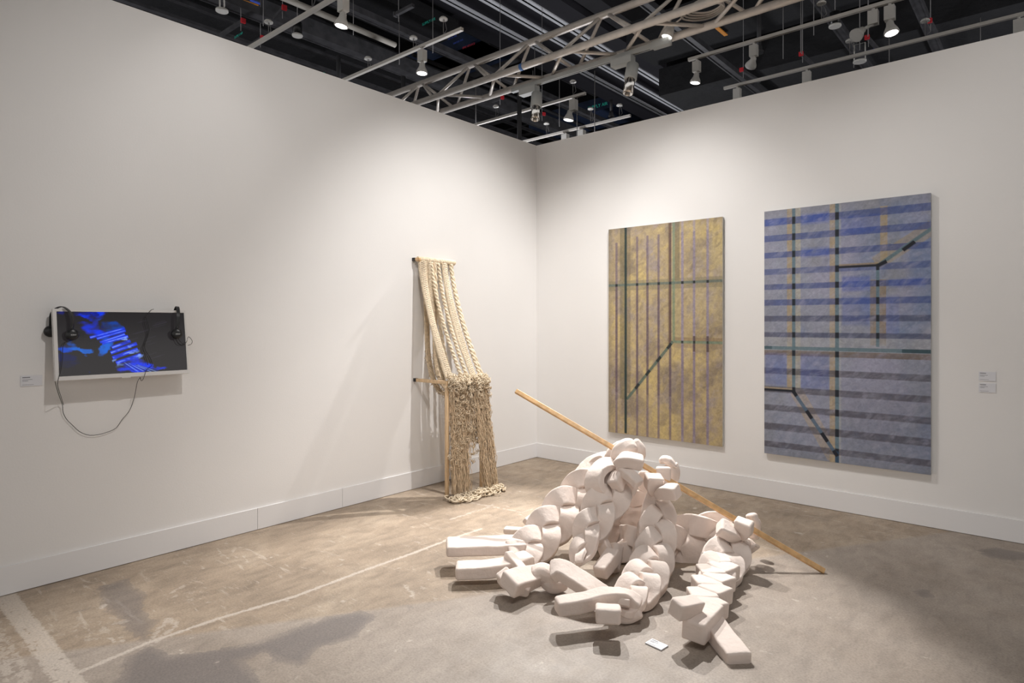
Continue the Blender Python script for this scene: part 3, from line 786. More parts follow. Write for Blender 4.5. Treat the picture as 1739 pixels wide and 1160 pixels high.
wall_label(cen+Vector((0, 0, .0006)), rt, up_, (cs[2]-cs[1]).length, (cs[1]-cs[0]).length, 'white text label lying on the concrete floor in front of the braided sculptures', .006)
# ================================================================ KNOTTED ROPE HANGING ON ITS PINE FRAME
rr = random.Random(5)
TYA, TYB = -1.85, -1.40        # the two sides of the frame along the wall
FX = .445                      # how far the frame stands off the wall
BZ = 2.165; SZ = 1.03          # heights of the wall bar and of the shelf bar
tx = thing('rope_hanging', 'beige knotted rope hanging falling over a slim pine frame beside the left wall', 'sculpture', (FX/2, (TYA+TYB)/2, 0))
def part(mb, name, mat, **k): return mb.build(name, mat, tx, **k)
m = MB(); m.bar((.055, TYA-.03, BZ), (.055, TYB+.03, BZ), .028, .028, bev=.003); part(m, 'wall_bar', 'pale_pine')
m = MB(); m.bar((.045, TYA-.012, BZ), (.092, TYA-.012, BZ-.004), .026, .030, bev=.003); part(m, 'bar_end', 'pine')
for y, z in ((TYA-.015, BZ), (TYA, SZ), (TYB, SZ)):
    m = MB(); m.box((.0008, y-.016, z-.016), (.034, y+.016, z+.016)); part(m, 'bracket_cap', 'black_metal')
for y in (TYA, TYB):
    m = MB(); m.bar((.034, y, SZ), (FX+.015, y, SZ), .028, .030, bev=.003); part(m, 'shelf_arm', 'pale_pine')
    m = MB(); m.bar((FX, y, .001), (FX, y, SZ-.015), .030, .028, up=Vector((1, 0, 0)), bev=.003); part(m, 'leg', 'pale_pine')
m = MB(); m.bar((FX, TYA+.015, SZ), (FX, TYB-.015, SZ), .028, .028, bev=.003); part(m, 'front_rail', 'pale_pine')
# loops round the wall bar
m = MB(); y = TYA-.005
while y < TYB+.01:
    m.tube([Vector((.055+.022*math.cos(a), y+rr.uniform(-.002, .002), BZ+.021*math.sin(a))) for a in [2*PI*k/12 for k in range(12)]], .0085, 6, closed=True); y += .0165
part(m, 'bar_loops', 'rope_pale')
def drop(y0, y1, x0=.075, x1=FX+.01, z1=SZ+.03, sag=.05, n=90, zt=BZ-.02):
    pts = []
    for k in range(n):
        t = k/(n-1); x = x0+(x1-x0)*(t**1.45); pts.append(Vector((x, y0+(y1-y0)*t, zt+(z1-zt)*t - sag*math.sin(PI*t)*.25)))
    return pts
def band(y0, y1, w, nm='woven_band', mat='rope_pale', **k):
    """flat sennit of square knots: two corded edges and many little cross knots"""
    pts = drop(y0, y1, **k); m = MB(); n = len(pts)
    L_ = sum((pts[i+1]-pts[i]).length for i in range(n-1)); N_ = int(L_/.0088)
    pr, _ = spline(pts[::6]+[pts[-1]], N_)
    for i in range(N_-1):
        t = (pr[min(i+1, N_-1)]-pr[max(i-1, 0)]).normalized(); tw = .18*math.sin(i*.05+y0*30)
        s_ = Vector((tw, 1, 0)).normalized(); nn = t.cross(s_).normalized(); 
        if nn.x < 0: nn = -nn
        c = pr[i]; ww = w*(1+rr.uniform(-.05, .05)); fl_ = 1 if i % 2 else -1
        m.tube([c-s_*ww*.5-nn*.004, c-s_*ww*.44+nn*.005+t*.003, c-s_*ww*.12+nn*.009-t*.002*fl_, c+s_*ww*.12+nn*.009+t*.002*fl_, c+s_*ww*.44+nn*.005+t*.003, c+s_*ww*.5-nn*.004], .0040, 5)
    m.tube(pr[::4]+[pr[-1]], .006, 6)
    for sg in (-1, 1):
        m.tube([q+Vector((0, sg*w*.3, 0)) for q in pr[::4]+[pr[-1]]], .0065, 5)
    part(m, nm, mat)
def twist(y0, y1, r=.011, turns=9, nm='twisted_rope', mat='rope_pale', **k):
    pts = drop(y0, y1, n=110, **k); m = MB()
    for q in range(2):
        vs = []
        for i, p in enumerate(pts):
            t = (pts[min(i+1, 109)]-pts[max(i-1, 0)]).normalized(); s_, nn = perp_frame(t, Vector((0, 1, 0)))
            a = 2*PI*turns*i/109+PI*q+y0*9; vs.append(p+(s_*math.cos(a)+nn*math.sin(a))*r*.95+Vector((rr.uniform(-1, 1), rr.uniform(-1, 1), 0))*.0008)
        m.tube(vs, r*1.12, 7)
    part(m, nm, mat)
band(-1.82, -1.825, .085)
band(-1.535, -1.515, .085)
band(-1.725, -1.80, .045, x1=.36, sag=.3, z1=SZ-.02)
twist(-1.71, -1.67, .0098, 14); twist(-1.615, -1.60, .0098, 14); twist(-1.455, -1.425, .0095, 13); twist(-1.43, -1.40, .011, 9, x0=.06)
twist(-1.655, -1.69, .009, 8, x1=.30, sag=.3, z1=SZ+.1)
# bands hanging close to the wall, drooping under the shelf
def droop(y0, y1, w, x1, zb):
    m = MB(); P0 = [Vector((.07, y0, BZ-.02)), Vector((.085, y0, 1.75)), Vector((.12, (y0+y1)/2, 1.30)), Vector((.20, y1, zb+.12)), Vector((.30, y1+.01, zb)), Vector((.38, y1+.02, zb+.0)), Vector((FX-.03, y1+.02, SZ-.03))]
    pr, L_ = spline(P0, int(2.0/.0125))
    for i in range(len(pr)-1):
        t = (pr[i+1]-pr[max(i-1, 0)]).normalized(); s_ = Vector((.1, 1, 0)).normalized(); nn = t.cross(s_).normalized()
        if nn.x < 0: nn = -nn
        c = pr[i]; m.tube([c-s_*w*.5, c-s_*w*.4+nn*.006, c+nn*.009, c+s_*w*.4+nn*.006, c+s_*w*.5], .0056, 5)
        if i > len(pr)*.58:
            for q in range(3):
                d = Vector((rr.gauss(0, 1), rr.gauss(0, 1), rr.gauss(-.2, 1))).normalized(); e = c+d*rr.uniform(.015, .035)
                m.tube([c, (c+e)/2+Vector((rr.uniform(-.01, .01),)*3), e, e+Vector((rr.uniform(-.012, .012), rr.uniform(-.012, .012), rr.uniform(-.015, .006)))], .0028, 4)
    part(m, 'drooping_band', 'rope')
droop(-1.78, -1.80, .055, .3, .93); droop(-1.67, -1.73, .05, .3, .955)
# tangled clumps and long ravelled fringe
def strand(p0, p1, r, n=16, wob=.012, loose=1.0, m=None, seed=0):
    pts = []; ph = rr.uniform(0, 50)
    for k in range(n):
        t = k/(n-1); p = p0.lerp(p1, t); e = math.sin(PI*t)**.4
        v = noise.noise_vector(Vector((ph, t*6*loose, seed)))*wob*e; v2 = noise.noise_vector(Vector((t*22*loose, ph, seed)))*wob*.95*e
        pts.append(p+Vector((v.x+v2.x, v.y+v2.y, (v.z)*.5)))
    m.tube(pts, r, 5, caps=False)
def tuft(c, r, n, m, th=.0034):
    for q in range(n):
        d = Vector((rr.gauss(0, 1), rr.gauss(0, 1), rr.gauss(0, .8))).normalized()
        s_ = Vector((rr.gauss(0, 1), rr.gauss(0, 1), rr.gauss(0, 1))).normalized().cross(d)
        if s_.length < .1: continue
        s_.normalize(); o = c+Vector((rr.gauss(0, .3), rr.gauss(0, .3), rr.gauss(0, .3)))*r
        R = r*rr.uniform(.35, .9); a0 = rr.uniform(0, 6.28); sp = rr.uniform(2.5, 5.5)
        m.tube([o+(d*math.cos(a0+sp*k/8)+s_*math.sin(a0+sp*k/8))*R*(1-.04*k) for k in range(9)], th*rr.uniform(.7, 1.25), 5, caps=False)
m = MB()
for k in range(430):
    y = rr.uniform(TYA+.0, TYB+.03); a = rr.uniform(-.4, 1.0)
    c = Vector((FX+.035+rr.gauss(0, .028), y, SZ+.02-abs(rr.gauss(0, .065)) + (rr.random() < .4)*.03))
    tuft(c, rr.uniform(.022, .036), 4, m)
part(m, 'knot_clumps', 'rope_pale')
m = MB()
for k in range(520):
    v = rr.random()
    if v < .55: y = rr.uniform(TYA+.03, TYA+.21); ze = rr.uniform(.28, .98)
    else: y = rr.uniform(TYA+.22, TYB+.05); ze = rr.uniform(.45, 1.0)
    if y > -1.70 and y < -1.62 and ze < .5: continue
    x = FX+.04+rr.gauss(0, .022)
    tuft(Vector((x, y, ze)), rr.uniform(.016, .034), 5, m, .0026)
for c, n in (((FX+.05, -1.80, .42), 50), ((FX+.05, -1.76, .36), 40), ((FX+.05, -1.55, .50), 45), ((FX+.04, -1.50, .62), 30), ((FX+.05, -1.74, .72), 30), ((FX+.04, -1.45, .8), 30), ((FX+.05, -1.60, .75), 30), ((FX+.03, -1.58, .28), 14)):
    for q in range(n//3): tuft(Vector(c)+Vector((rr.gauss(0, .012), rr.gauss(0, .035), rr.gauss(0, .07))), .024, 5, m, .0028)
part(m, 'ravelled_knots', 'rope')
m = MB()
for k in range(420):
    v = rr.random()
    if v < .30: y0 = rr.uniform(TYA+.02, TYA+.11); y1 = y0+rr.gauss(0, .012); x1 = FX+.06; z1 = .03
    elif v < .52: y0 = rr.uniform(TYA+.11, TYA+.20); y1 = y0+rr.gauss(0.01, .015); x1 = FX+.07; z1 = .03
    elif v < .88: y0 = rr.uniform(TYB-.17, TYB+.045); y1 = TYB-.04+(y0-TYB+.06)*.75+.03; x1 = FX+.14; z1 = .03
    else: y0 = rr.uniform(TYA+.19, TYB-.15); y1 = y0; x1 = FX+.05; z1 = rr.uniform(.3, .7)
    strand(Vector((FX+.03+rr.gauss(0, .014), y0, SZ-.0)), Vector((x1+rr.gauss(0, .018), y1, z1)), rr.uniform(.0016, .0034), 30, .026, 1.0, m, k)
part(m, 'fringe', 'rope_fringe')
tx_pile = []
m = MB()
# ropes coiled on the floor: a band of loops running along the foot
A = onz(775, 846); B = onz(800, 852); C_ = onz(858, 832)
for k in range(110):
    t = rr.random()
    c = onz(770+86*t, 850-18*t+rr.gauss(0, 2.2)+ (2 if t < .4 else 0)); c.z = .010+rr.random()**2*.035
    R = rr.uniform(.025, .075)*(1 if t < .85 else .6); a0 = rr.uniform(0, 6.28); sp = rr.uniform(2.5, 6); e = rr.uniform(.45, 1)
    rot = rr.uniform(0, 3.14)
    pts = []
    for q in range(14):
        a = a0+sp*q/13; x = R*math.cos(a)*(1+.2*math.sin(3*a)); y = R*e*math.sin(a)
        pts.append(c+Vector((x*math.cos(rot)-y*math.sin(rot), x*math.sin(rot)+y*math.cos(rot), .009*math.sin(2.3*a+k))))
    for q in pts: q.z = max(q.z, .0075)
    m.tube(pts, .0062, 6)
part(m, 'floor_coils', 'rope_pale')
# ================================================================ BRAIDED PLASTER SCULPTURES AND THE ROD
def V(*a): return Vector(a)
def sculpture(label, base): 
    return thing('braided_sculpture', label, 'sculpture', (base[0], base[1], 0), 'braided plaster sculptures on the concrete floor')
def camv(x, y, z): return XC*x + YC*y + V(0, 0, z)      # direction given as right / away / up
sd_ = [0]
def braid(par, path, facing, amp, w, th, lobe, phase=0.0, sharp=.0, scale=None, B=None, lump=.004, zmin=.004, tail=None, mat='plaster'):
    """three flat strands plaited over one another along path. lobe = length of one lobe along the braid"""
    n0 = 20
    pts, L = spline([P(*q) if len(q) == 3 else q[0] for q in path], n0*max(2, int(len(path)*1.5)))
    n = len(pts)
    if not isinstance(facing, list): facing = [facing]*2
    fv = [Vector(f) for f in facing]
    B = th*.80 if B is None else B
    fr = []
    for i in range(n):
        t = (pts[min(i+1, n-1)]-pts[max(i-1, 0)]).normalized()
        u = i/(n-1)*(len(fv)-1); j = min(int(u), len(fv)-2); f = fv[j].lerp(fv[j+1], u-j)
        s, nn = perp_frame(t, f); fr.append((t, s, nn))
    for k in range(3):
        ctr = []
        for i in range(n):
            ph = 2*PI*(L*i/(n-1)/(3*lobe)) + 2*PI*k/3 + phase
            sn = math.sin(ph); tri = 2/PI*math.asin(sn)
            x = (sn*(1-sharp)+tri*sharp)
            sc = 1 if scale is None else np.interp(i/(n-1), np.linspace(0, 1, len(scale)), scale)
            t, s, nn = fr[i]
            ctr.append(pts[i]+s*amp*x*sc+nn*B*math.sin(2*ph)*sc)
        zb = zmin+th/2
        for i, c in enumerate(ctr):
            if c.z < zb*.8: c.z = zb*.8
        sc_l = None if scale is None else [float(np.interp(i/(n-1), np.linspace(0, 1, len(scale)), scale)) for i in range(n)]
        sd_[0] += 1
        m = MB(True); m.sweep(ctr, w/2, th/2, ups=[f[2] for f in fr], r=.009, caps=.012, lump=lump, scale=sc_l, seed=sd_[0], seg=3)
        m.build('strand', mat, par)
def beam(par, pts, w, th, up=(0, 0, 1), name='beam_end', lump=.004, r=.009, scale=None, div=3, n=None, ups=None):
    pw = [P(*q) for q in pts]
    if len(pw) == 2: pp = [pw[0].lerp(pw[1], k/9) for k in range(10)]
    else: pp, _ = spline(pw, n or 26)
    sd_[0] += 1
    ul = None
    if ups:
        ul = []
        for i in range(len(pp)):
            u = i/(len(pp)-1)*(len(ups)-1); j = min(int(u), len(ups)-2); ul.append(Vector(ups[j]).lerp(Vector(ups[j+1]), u-j))
    m = MB(True); m.sweep(pp, w/2, th/2, up=Vector(up), ups=ul, r=r, caps=.014, lump=lump, seed=sd_[0], seg=3, div=div, scale=None if scale is None else [float(np.interp(i/(len(pp)-1), np.linspace(0, 1, len(scale)), scale)) for i in range(len(pp))])
    return m.build(name, 'plaster', par)

def folds(par, path, facing, lobe, s0, s1, amp, w, th, lift=.0, sway=.5, start=1, ln=.15):
    """straight slab-like turns of the plait: each runs from the outer edge in to the middle, over the one before"""
    pts, L = spline([P(*q) for q in path], 160); k = start; s = s0; i = 0
    while s < s1:
        def at(d):
            u = max(0, min(158.9, d/L*159)); j = int(u); return pts[j].lerp(pts[j+1], u-j)
        t = (at(s+.02)-at(s-.02)).normalized(); sd, nn = perp_frame(t, Vector(facing))
        c = at(s); a = c+sd*k*amp-t*ln*.42+nn*(lift-.002); b_ = c-sd*k*amp*.12+t*ln*.50+nn*(lift+.006)
        if min(a.z, b_.z) < th/2+.004: dz = th/2+.004-min(a.z, b_.z); a.z += dz; b_.z += dz
        sd_[0] += 1
        m = MB(True); pp = [a.lerp(b_, q/7) for q in range(8)]
        m.sweep(pp, w/2, th/2, up=nn, r=.010, caps=.012, lump=.004, seed=sd_[0], seg=3)
        m.build('strand', 'plaster', par)
        s += lobe/2; k = -k; i += 1
FC = camv(0, -1, .55)      # facing the viewer and a bit up
UPV = camv(0, -.15, 1)

# ---------------- rod
e0 = onz(1400, 970.5, .012); e1 = P(876, 664, 4.6)
m = MB(); m.bar(e0, e1, .033, .024, up=camv(.2, -1, .5), bev=.003)
rod = solo(m, 'wooden_rod', 'pine', 'long thin pine rod slanting through the three braided sculptures to the floor', 'rod')

# ---------------- tallest sculpture (legs A, B and the shadowed third leg)
s1 = sculpture('tallest pale pink braided plaster sculpture, at the left end of the pine rod', P(1030, 930, 4.2))
# leg A, running down to the left
braid(s1, [(1035, 800, 4.46), (1005, 822, 4.46), (975, 850, 4.40), (947, 880, 4.30), (920, 910, 4.20), (895, 936, 4.08), (870, 950, 4.0)], [camv(-.2, -1, .45), camv(.0, -1, .75), camv(.15, -.7, 1)], .085, .125, .050, .195, phase=.9, scale=[.9, 1.05, 1.08, 1.02, .95, .85])
# leg B, in front
braid(s1, [(1052, 812, 4.28), (1040, 835, 4.18), (1022, 862, 4.08), (1004, 896, 3.99), (990, 930, 3.90), (980, 962, 3.80)], [camv(.1, -1, .35), camv(-.35, -1, .25), camv(-.75, -.7, .1)], .072, .115, .050, .18, phase=2.2, scale=[1.05, 1.15, 1, .9, .7, .45], zmin=.01)
# ends of leg A
beam(s1, [(890, 924, 4.12), (820, 927, 4.06), (758, 929, 4.03)], .160, .066, camv(0, -.12, 1))
beam(s1, [(900, 948, 3.92), (860, 961, 3.83), (815, 967, 3.80), (774, 969, 3.79)], .115, .074, camv(0, -.1, 1))
beam(s1, [(925, 904, 4.52), (856, 900, 4.60)], .08, .04, camv(0, 0, 1))
beam(s1, [(918, 905, 4.40), (896, 878, 4.46)], .10, .05, camv(.5, -.6, 1))
# front lump group at the foot of leg A/B
beam(s1, [(900, 990, 3.62), (882, 965, 3.76), (862, 940, 3.88)], .070, .055, camv(.5, -.6, .8), scale=[1, .9, .85])
beam(s1, [(922, 974, 3.70), (890, 984, 3.62), (862, 993, 3.52)], .130, .088, camv(.1, -.45, 1), scale=[.75, 1, 1.03])
beam(s1, [(851, 974, 3.66), (868, 990, 3.60), (900, 1002, 3.58)], .085, .075, camv(-.3, -.3, 1), scale=[1, .95, .8])
beam(s1, [(905, 978, 3.66), (922, 973, 3.66), (944, 985, 3.62)], .10, .10, camv(0, -.2, 1), r=.03, scale=[.9, 1, .7])
beam(s1, [(920, 978, 3.70), (938, 993, 3.64), (962, 990, 3.66)], .095, .085, camv(.2, -.4, 1), r=.03, scale=[.7, 1, .7])
beam(s1, [(937, 971, 3.58), (953, 968, 3.56), (980, 984, 3.50), (1010, 1004, 3.42), (1035, 1022, 3.38)], .110, .072, camv(.25, -.6, 1))
# knot at the top
beam(s1, [(1040, 782, 4.32), (1052, 768, 4.28), (1066, 758, 4.30), (1078, 762, 4.36)], .10, .085, camv(-.2, -.8, .6), name='knot_end', scale=[.5, 1.0, 1.1, .8], r=.03)
beam(s1, [(1089, 780, 4.36), (1085, 764, 4.34), (1076, 748, 4.36)], .080, .075, camv(.4, -1, .2), name='knot_end', r=.03, scale=[.7, 1.05, .85])
beam(s1, [(1032, 785, 4.46), (1041, 766, 4.46), (1056, 752, 4.44)], .075, .06, camv(-.3, -.6, .6), name='knot_end', r=.02, scale=[1, .9, .7])
beam(s1, [(1050, 790, 4.20), (1063, 781, 4.16), (1092, 786, 4.15)], .095, .082, camv(.0, -.35, 1), name='knot_end', r=.012)
beam(s1, [(1052, 800, 4.20), (1066, 805, 4.12), (1086, 822, 4.06)], .078, .060, camv(.35, -.55, 1), name='knot_end', r=.012)
beam(s1, [(1056, 798, 4.24), (1050, 812, 4.16), (1044, 828, 4.10)], .100, .080, camv(.7, -.75, .2), name='knot_end', scale=[.55, .95, 1], r=.01)
# big loop under the knot
beam(s1, [(1050, 790, 4.28), (1028, 790, 4.22), (1012, 806, 4.15), (1010, 828, 4.12), (1022, 845, 4.14), (1038, 846, 4.2)], .12, .050, name='strand', ups=[camv(-.2, -.7, .8), camv(-.6, -.7, .8), camv(-.9, -.7, .3), camv(-.7, -.8, -.3), camv(-.1, -1, -.5), camv(.4, -1, -.3)], n=40, scale=[.8, 1, 1.1, 1.1, .95, .8])
beam(s1, [(1048, 782, 4.46), (1020, 781, 4.50), (997, 794, 4.52), (982, 818, 4.48), (978, 845, 4.42)], .12, .045, name='strand', ups=[camv(-.3, -.6, .8), camv(-.4, -.5, .9), camv(-.7, -.6, .6), camv(-.8, -.8, .1), camv(-.2, -1, 0)], n=34)
# lower end pieces, half in shadow
beam(s1, [(1014, 905, 4.02), (1024, 925, 3.98), (1032, 943, 3.95)], .080, .055, camv(-.6, -1, .2), name='beam_end', scale=[.7, 1, 1])
beam(s1, [(1018, 974, 3.76), (1033, 955, 3.84), (1044, 938, 3.90)], .090, .080, camv(-.5, -.5, .8), name='beam_end')
beam(s1, [(1040, 970, 3.92), (1043, 948, 3.98), (1046, 925, 4.04)], .085, .085, camv(.6, -.8, .2), name='beam_end', r=.025)

# ---------------- middle sculpture
s2 = sculpture('middle braided plaster sculpture with its plait falling forward to a small square block', P(1110, 930, 4.0))
braid(s2, [(1113, 836, 4.26), (1117, 868, 4.16), (1116, 900, 4.05), (1113, 928, 3.95), (1107, 955, 3.83), (1098, 978, 3.67), (1084, 1000, 3.50), (1068, 1018, 3.37), (1050, 1030, 3.27)],
      [camv(0, -1, .15), camv(0, -1, .35), camv(-.05, -.6, 1), camv(-.08, -.15, 1)], .072, .110, .056, .182, phase=2.6, scale=[.55, .95, 1.02, 1.04, 1.02, .98, .85, .65], sharp=.3)
# shadowed leg running back to the left
braid(s2, [(1103, 846, 4.34), (1080, 862, 4.38), (1052, 880, 4.38), (1030, 895, 4.36), (1010, 908, 4.34)], [camv(.1, -1, .5), camv(.1, -1, .6)], .085, .150, .055, .25, phase=.3, scale=[.45, 1.0, 1.15, 1.1, .95])
# knot
beam(s2, [(1110, 840, 4.20), (1109, 824, 4.16), (1112, 808, 4.14)], .118, .09, camv(.15, -1, .1), name='knot_end', scale=[.4, .9, 1.0], r=.010)
beam(s2, [(1126, 838, 4.26), (1127, 815, 4.27), (1127, 793, 4.28)], .105, .08, camv(-.2, -1, .2), name='knot_end', scale=[.5, .9, .95], r=.012)
beam(s2, [(1138, 822, 4.38), (1142, 803, 4.40), (1137, 788, 4.42)], .105, .10, camv(.5, -.8, 0), name='knot_end', r=.03, scale=[.7, .9, .95])
beam(s2, [(1120, 782, 4.42), (1134, 782, 4.40), (1149, 795, 4.38)], .085, .055, camv(.4, -.2, 1), name='knot_end', r=.02, scale=[.8, 1, .5])
beam(s2, [(1116, 842, 4.16), (1132, 835, 4.08), (1152, 836, 4.02)], .090, .088, camv(.1, -.5, 1), name='knot_end', scale=[.6, 1, 1], r=.012)
beam(s2, [(1102, 842, 4.32), (1093, 822, 4.36), (1094, 800, 4.38)], .09, .05, camv(-.5, -1, 0), name='knot_end', r=.015, scale=[.4, 1, .8])
# foot
beam(s2, [(1086, 1032, 3.30), (1062, 1016, 3.32), (1030, 1014, 3.28), (990, 1023, 3.24), (944, 1031, 3.20)], .080, .076, camv(0, -.12, 1), n=34)
beam(s2, [(1033, 1036, 3.18), (1033, 1049, 3.08)], .122, .074, camv(0, .02, 1), name='block_end', r=.012)
beam(s2, [(1088, 1036, 3.30), (1062, 1046, 3.30), (1040, 1040, 3.30)], .10, .05, camv(0, -.1, 1), r=.02)

# ---------------- low right sculpture
s3 = sculpture('lowest braided plaster sculpture with a long square beam end nearest the viewer', P(1210, 985, 3.7))
braid(s3, [(1250, 910, 4.08), (1240, 933, 3.98), (1228, 955, 3.87), (1218, 977, 3.72), (1210, 998, 3.56), (1203, 1020, 3.40), (1192, 1042, 3.26), (1182, 1056, 3.18)],
      [camv(-.3, -1, .4), camv(-.1, -.8, 1), camv(0, -.15, 1), camv(-.05, -.05, 1)], .066, .112, .060, .165, phase=2.4, scale=[.7, 1.15, 1.1, .8, .6, .6, .6], B=.030)
folds(s3, [(1228, 955, 3.87), (1218, 977, 3.72), (1210, 998, 3.56), (1203, 1020, 3.40), (1192, 1042, 3.26), (1182, 1056, 3.18)], camv(0, -.08, 1), .168, .05, .64, .060, .142, .084, lift=.016, ln=.14)
# shadowed leg running back to the left and behind the middle plait
braid(s3, [(1245, 900, 4.14), (1215, 900, 4.18), (1180, 912, 4.21), (1145, 924, 4.17), (1105, 930, 4.14), (1070, 930, 4.13), (1048, 924, 4.18)], [camv(0, -1, .4), camv(.1, -1, .2)], .085, .135, .052, .23, phase=1.0, scale=[.5, 1, 1.1, 1.05, 1.0, .9])
beam(s3, [(1255, 914, 4.02), (1238, 903, 3.98), (1220, 893, 3.98)], .112, .080, camv(.25, -.55, .9), name='knot_end', scale=[.5, 1, .95], r=.014)
beam(s3, [(1256, 916, 4.02), (1262, 900, 3.98), (1264, 884, 3.96)], .105, .080, camv(-.6, -.9, .3), name='knot_end', scale=[.4, 1, 1.05], r=.010)
beam(s3, [(1278, 915, 4.12), (1281, 895, 4.14), (1275, 872, 4.16)], .070, .070, camv(.2, -1, .1), name='knot_end', r=.03)
beam(s3, [(1266, 916, 4.10), (1280, 935, 4.04)], .095, .085, camv(.8, -.5, .3), name='knot_end', scale=[.6, 1.05], r=.010)
beam(s3, [(1283, 905, 4.22), (1285, 888, 4.22), (1290, 884, 4.22)], .06, .05, camv(.5, -1, 0), name='knot_end', r=.02)
# foot
beam(s3, [(1203, 1052, 3.22), (1256, 1123, 2.885)], .118, .076, camv(0, 0, 1))
beam(s3, [(1185, 1028, 3.16), (1146, 1036, 3.04)], .082, .084, camv(.1, -.25, 1))
beam(s3, [(1214, 1036, 3.24), (1176, 1074, 3.03)], .118, .105, camv(-.05, -.1, 1), scale=[.9, 1.0], r=.010)
# ================================================================ THINGS OVERHEAD
ZR = 4.6
# ---- lighting truss running parallel to the right wall
truss = thing('lighting_truss', 'aluminium lattice lighting truss crossing above the corner of the booth', 'truss', (1.0, -.42, 4.3))
TX0, TX1 = -3.5, 8.0
cf = lambda x: V(x, -.60, 4.30); cb = lambda x: V(x, -.25, 4.27); ca = lambda x: V(x, -.42, 4.63)
for f_ in (cf, cb, ca):
    m = MB(); m.tube([f_(TX0), f_(TX1)], .037, 14); m.build('chord', 'truss_alu', truss)
k = 0; st = .46; x = TX0+.1
while x < TX1-st:
    for (a, b_) in ((cf, ca), (cb, ca), (cf, cb)):
        m = MB(); off = 0 if a is not cf or b_ is not cb else .1
        if k % 2: m.tube([a(x+off+.03), b_(x+off+st-.03)], .0185, 8)
        else: m.tube([b_(x+off+.03), a(x+off+st-.03)], .0185, 8)
        if -2.2 < x < 2.6: m.build('lattice_brace', 'truss_alu', truss)
        else:
            pass
    k += 1; x += st
m = MB(); m.tube([cf(.26), cf(.30)], .0385, 14); m.build('tape_band', 'blue_tape', truss)
# short truss coming in at right angles
t2 = thing('side_truss', 'thin grey truss joining the lighting truss at a right angle', 'truss', (1.55, -1.5, 4.65))
for (dx, dz) in ((-.16, .05), (.10, .05), (-.03, -.0), (.2, .25)):
    m = MB(); m.tube([V(1.6+dx, -.5, 4.68+dz), V(1.6+dx, -3.2, 4.68+dz)], .024, 10); m.build('chord', 'truss_alu', t2)
for i in range(8):
    y = -.55-i*.22
    for (a, b_) in (((-.16, .05), (-.03, 0)), ((.10, .05), (-.03, 0)), ((.2, .25), (.10, .05))):
        m = MB(); m.tube([V(1.6+a[0], y, 4.68+a[1]), V(1.6+b_[0], y-.2, 4.68+b_[1])], .008, 6); m.tube([V(1.6+b_[0], y, 4.68+b_[1]), V(1.6+a[0], y-.2, 4.68+a[1])], .008, 6); m.build('lattice_brace', 'truss_alu', t2)
# coil of cable resting on the truss
c = onz(1193, 20, 4.35); m = MB()
for i in range(4):
    R = .165-.012*i; m.tube([c+V(R*1.15*math.cos(a)+.01*i, R*.9*math.sin(a), .014*i+.004*math.sin(3*a)) for a in [2*PI*q/40 for q in range(40)]], .009, 7, closed=True)
m.tube([c+V(-.17, 0, .02), c+V(-.3, .05, 0), c+V(-.42, .1, -.03)], .008, 6)
solo(m, 'cable_coil', 'coil_cable', 'coil of pale cable lying on the lighting truss', 'cable')
# grey track hung under the truss with its two spotlights
a = onz(871, 175, 4.25); ty = -.30
tk = thing('lighting_track', 'grey lighting track clamped along the underside of the truss', 'track', (.4, ty, 4.2))
xa = ony(870, 173, ty).x; xb = ony(1112, 60, ty).x; zt = 4.22
m = MB(); m.box((xa, ty-.022, zt-.02), (xb, ty+.022, zt+.025)); m.build('channel', 'lamp_grey', tk)
m = MB(); m.box((xb-.02, ty-.035, zt-.03), (xb+.16, ty+.035, zt+.035)); m.build('feed_box', 'lamp_grey', tk)
m = MB(); m.box((xa+.01, ty-.004, zt-.0215), (xb-.05, ty+.004, zt-.0195)); m.build('slot', 'black_metal', tk)
def big_spot(px, label, aim):
    x = ony(px, 110, ty).x
    t = thing('spotlight', label, 'spotlight', (x, ty, zt-.03), 'grey spotlights under the truss')
    m = MB(); m.box((x-.17, ty-.045, zt-.095), (x+.06, ty+.045, zt-.0215)); m.build('driver_box', 'lamp_grey', t)
    h = V(x+.055, ty, zt-.13); d = (Vector(aim)-h).normalized()
    m = MB(); m.tube([V(x+.04, ty, zt-.09), V(x+.055, ty, zt-.14)], .012, 8); m.build('swivel', 'lamp_grey', t)
    m = MB(); m.lathe(h-d*.02, d, [(.045, 0), (.060, .008), (.062, .17), (.052, .175)], 24); m.build('housing', 'lamp_grey', t)
    m = MB(); m.lathe(h+d*.156, d, [(.050, 0), (.050, .15), (.046, .15), (.046, .0)], 24, cap0=False, cap1=False)
    m.build('snoot', 'chrome', t)
    m = MB(); m.lathe(h+d*.158, d, [(.0005, 0), (.038, 0.001)], 20, cap0=False); m.build('lens', 'lamp_glow', t)
    return h+d*.32, d
sp1 = big_spot(1066, 'grey spotlight under the truss on the right, nearer the track feed', (1.45, -1.5, .3))
sp2 = big_spot(905, 'grey spotlight under the truss on the left, farther along the track', (.75, -1.3, .3))
# lamp glowing inside the truss
g = P(1140, 42, 5.9)
t = thing('spotlight', 'small lit spotlight tucked inside the truss beside the cable coil', 'spotlight', g)
m = MB(); m.lathe(g, (-.3, -.2, -1), [(.03, 0), (.045, .05), (.055, .12)], 18); m.build('housing', 'lamp_white', t)
m = MB(); m.lathe(g+V(-.3, -.2, -1).normalized()*.1205, (-.3, -.2, -1), [(.0005, 0), (.046, .001)], 18, cap0=False); m.build('lens', 'lamp_glow', t)

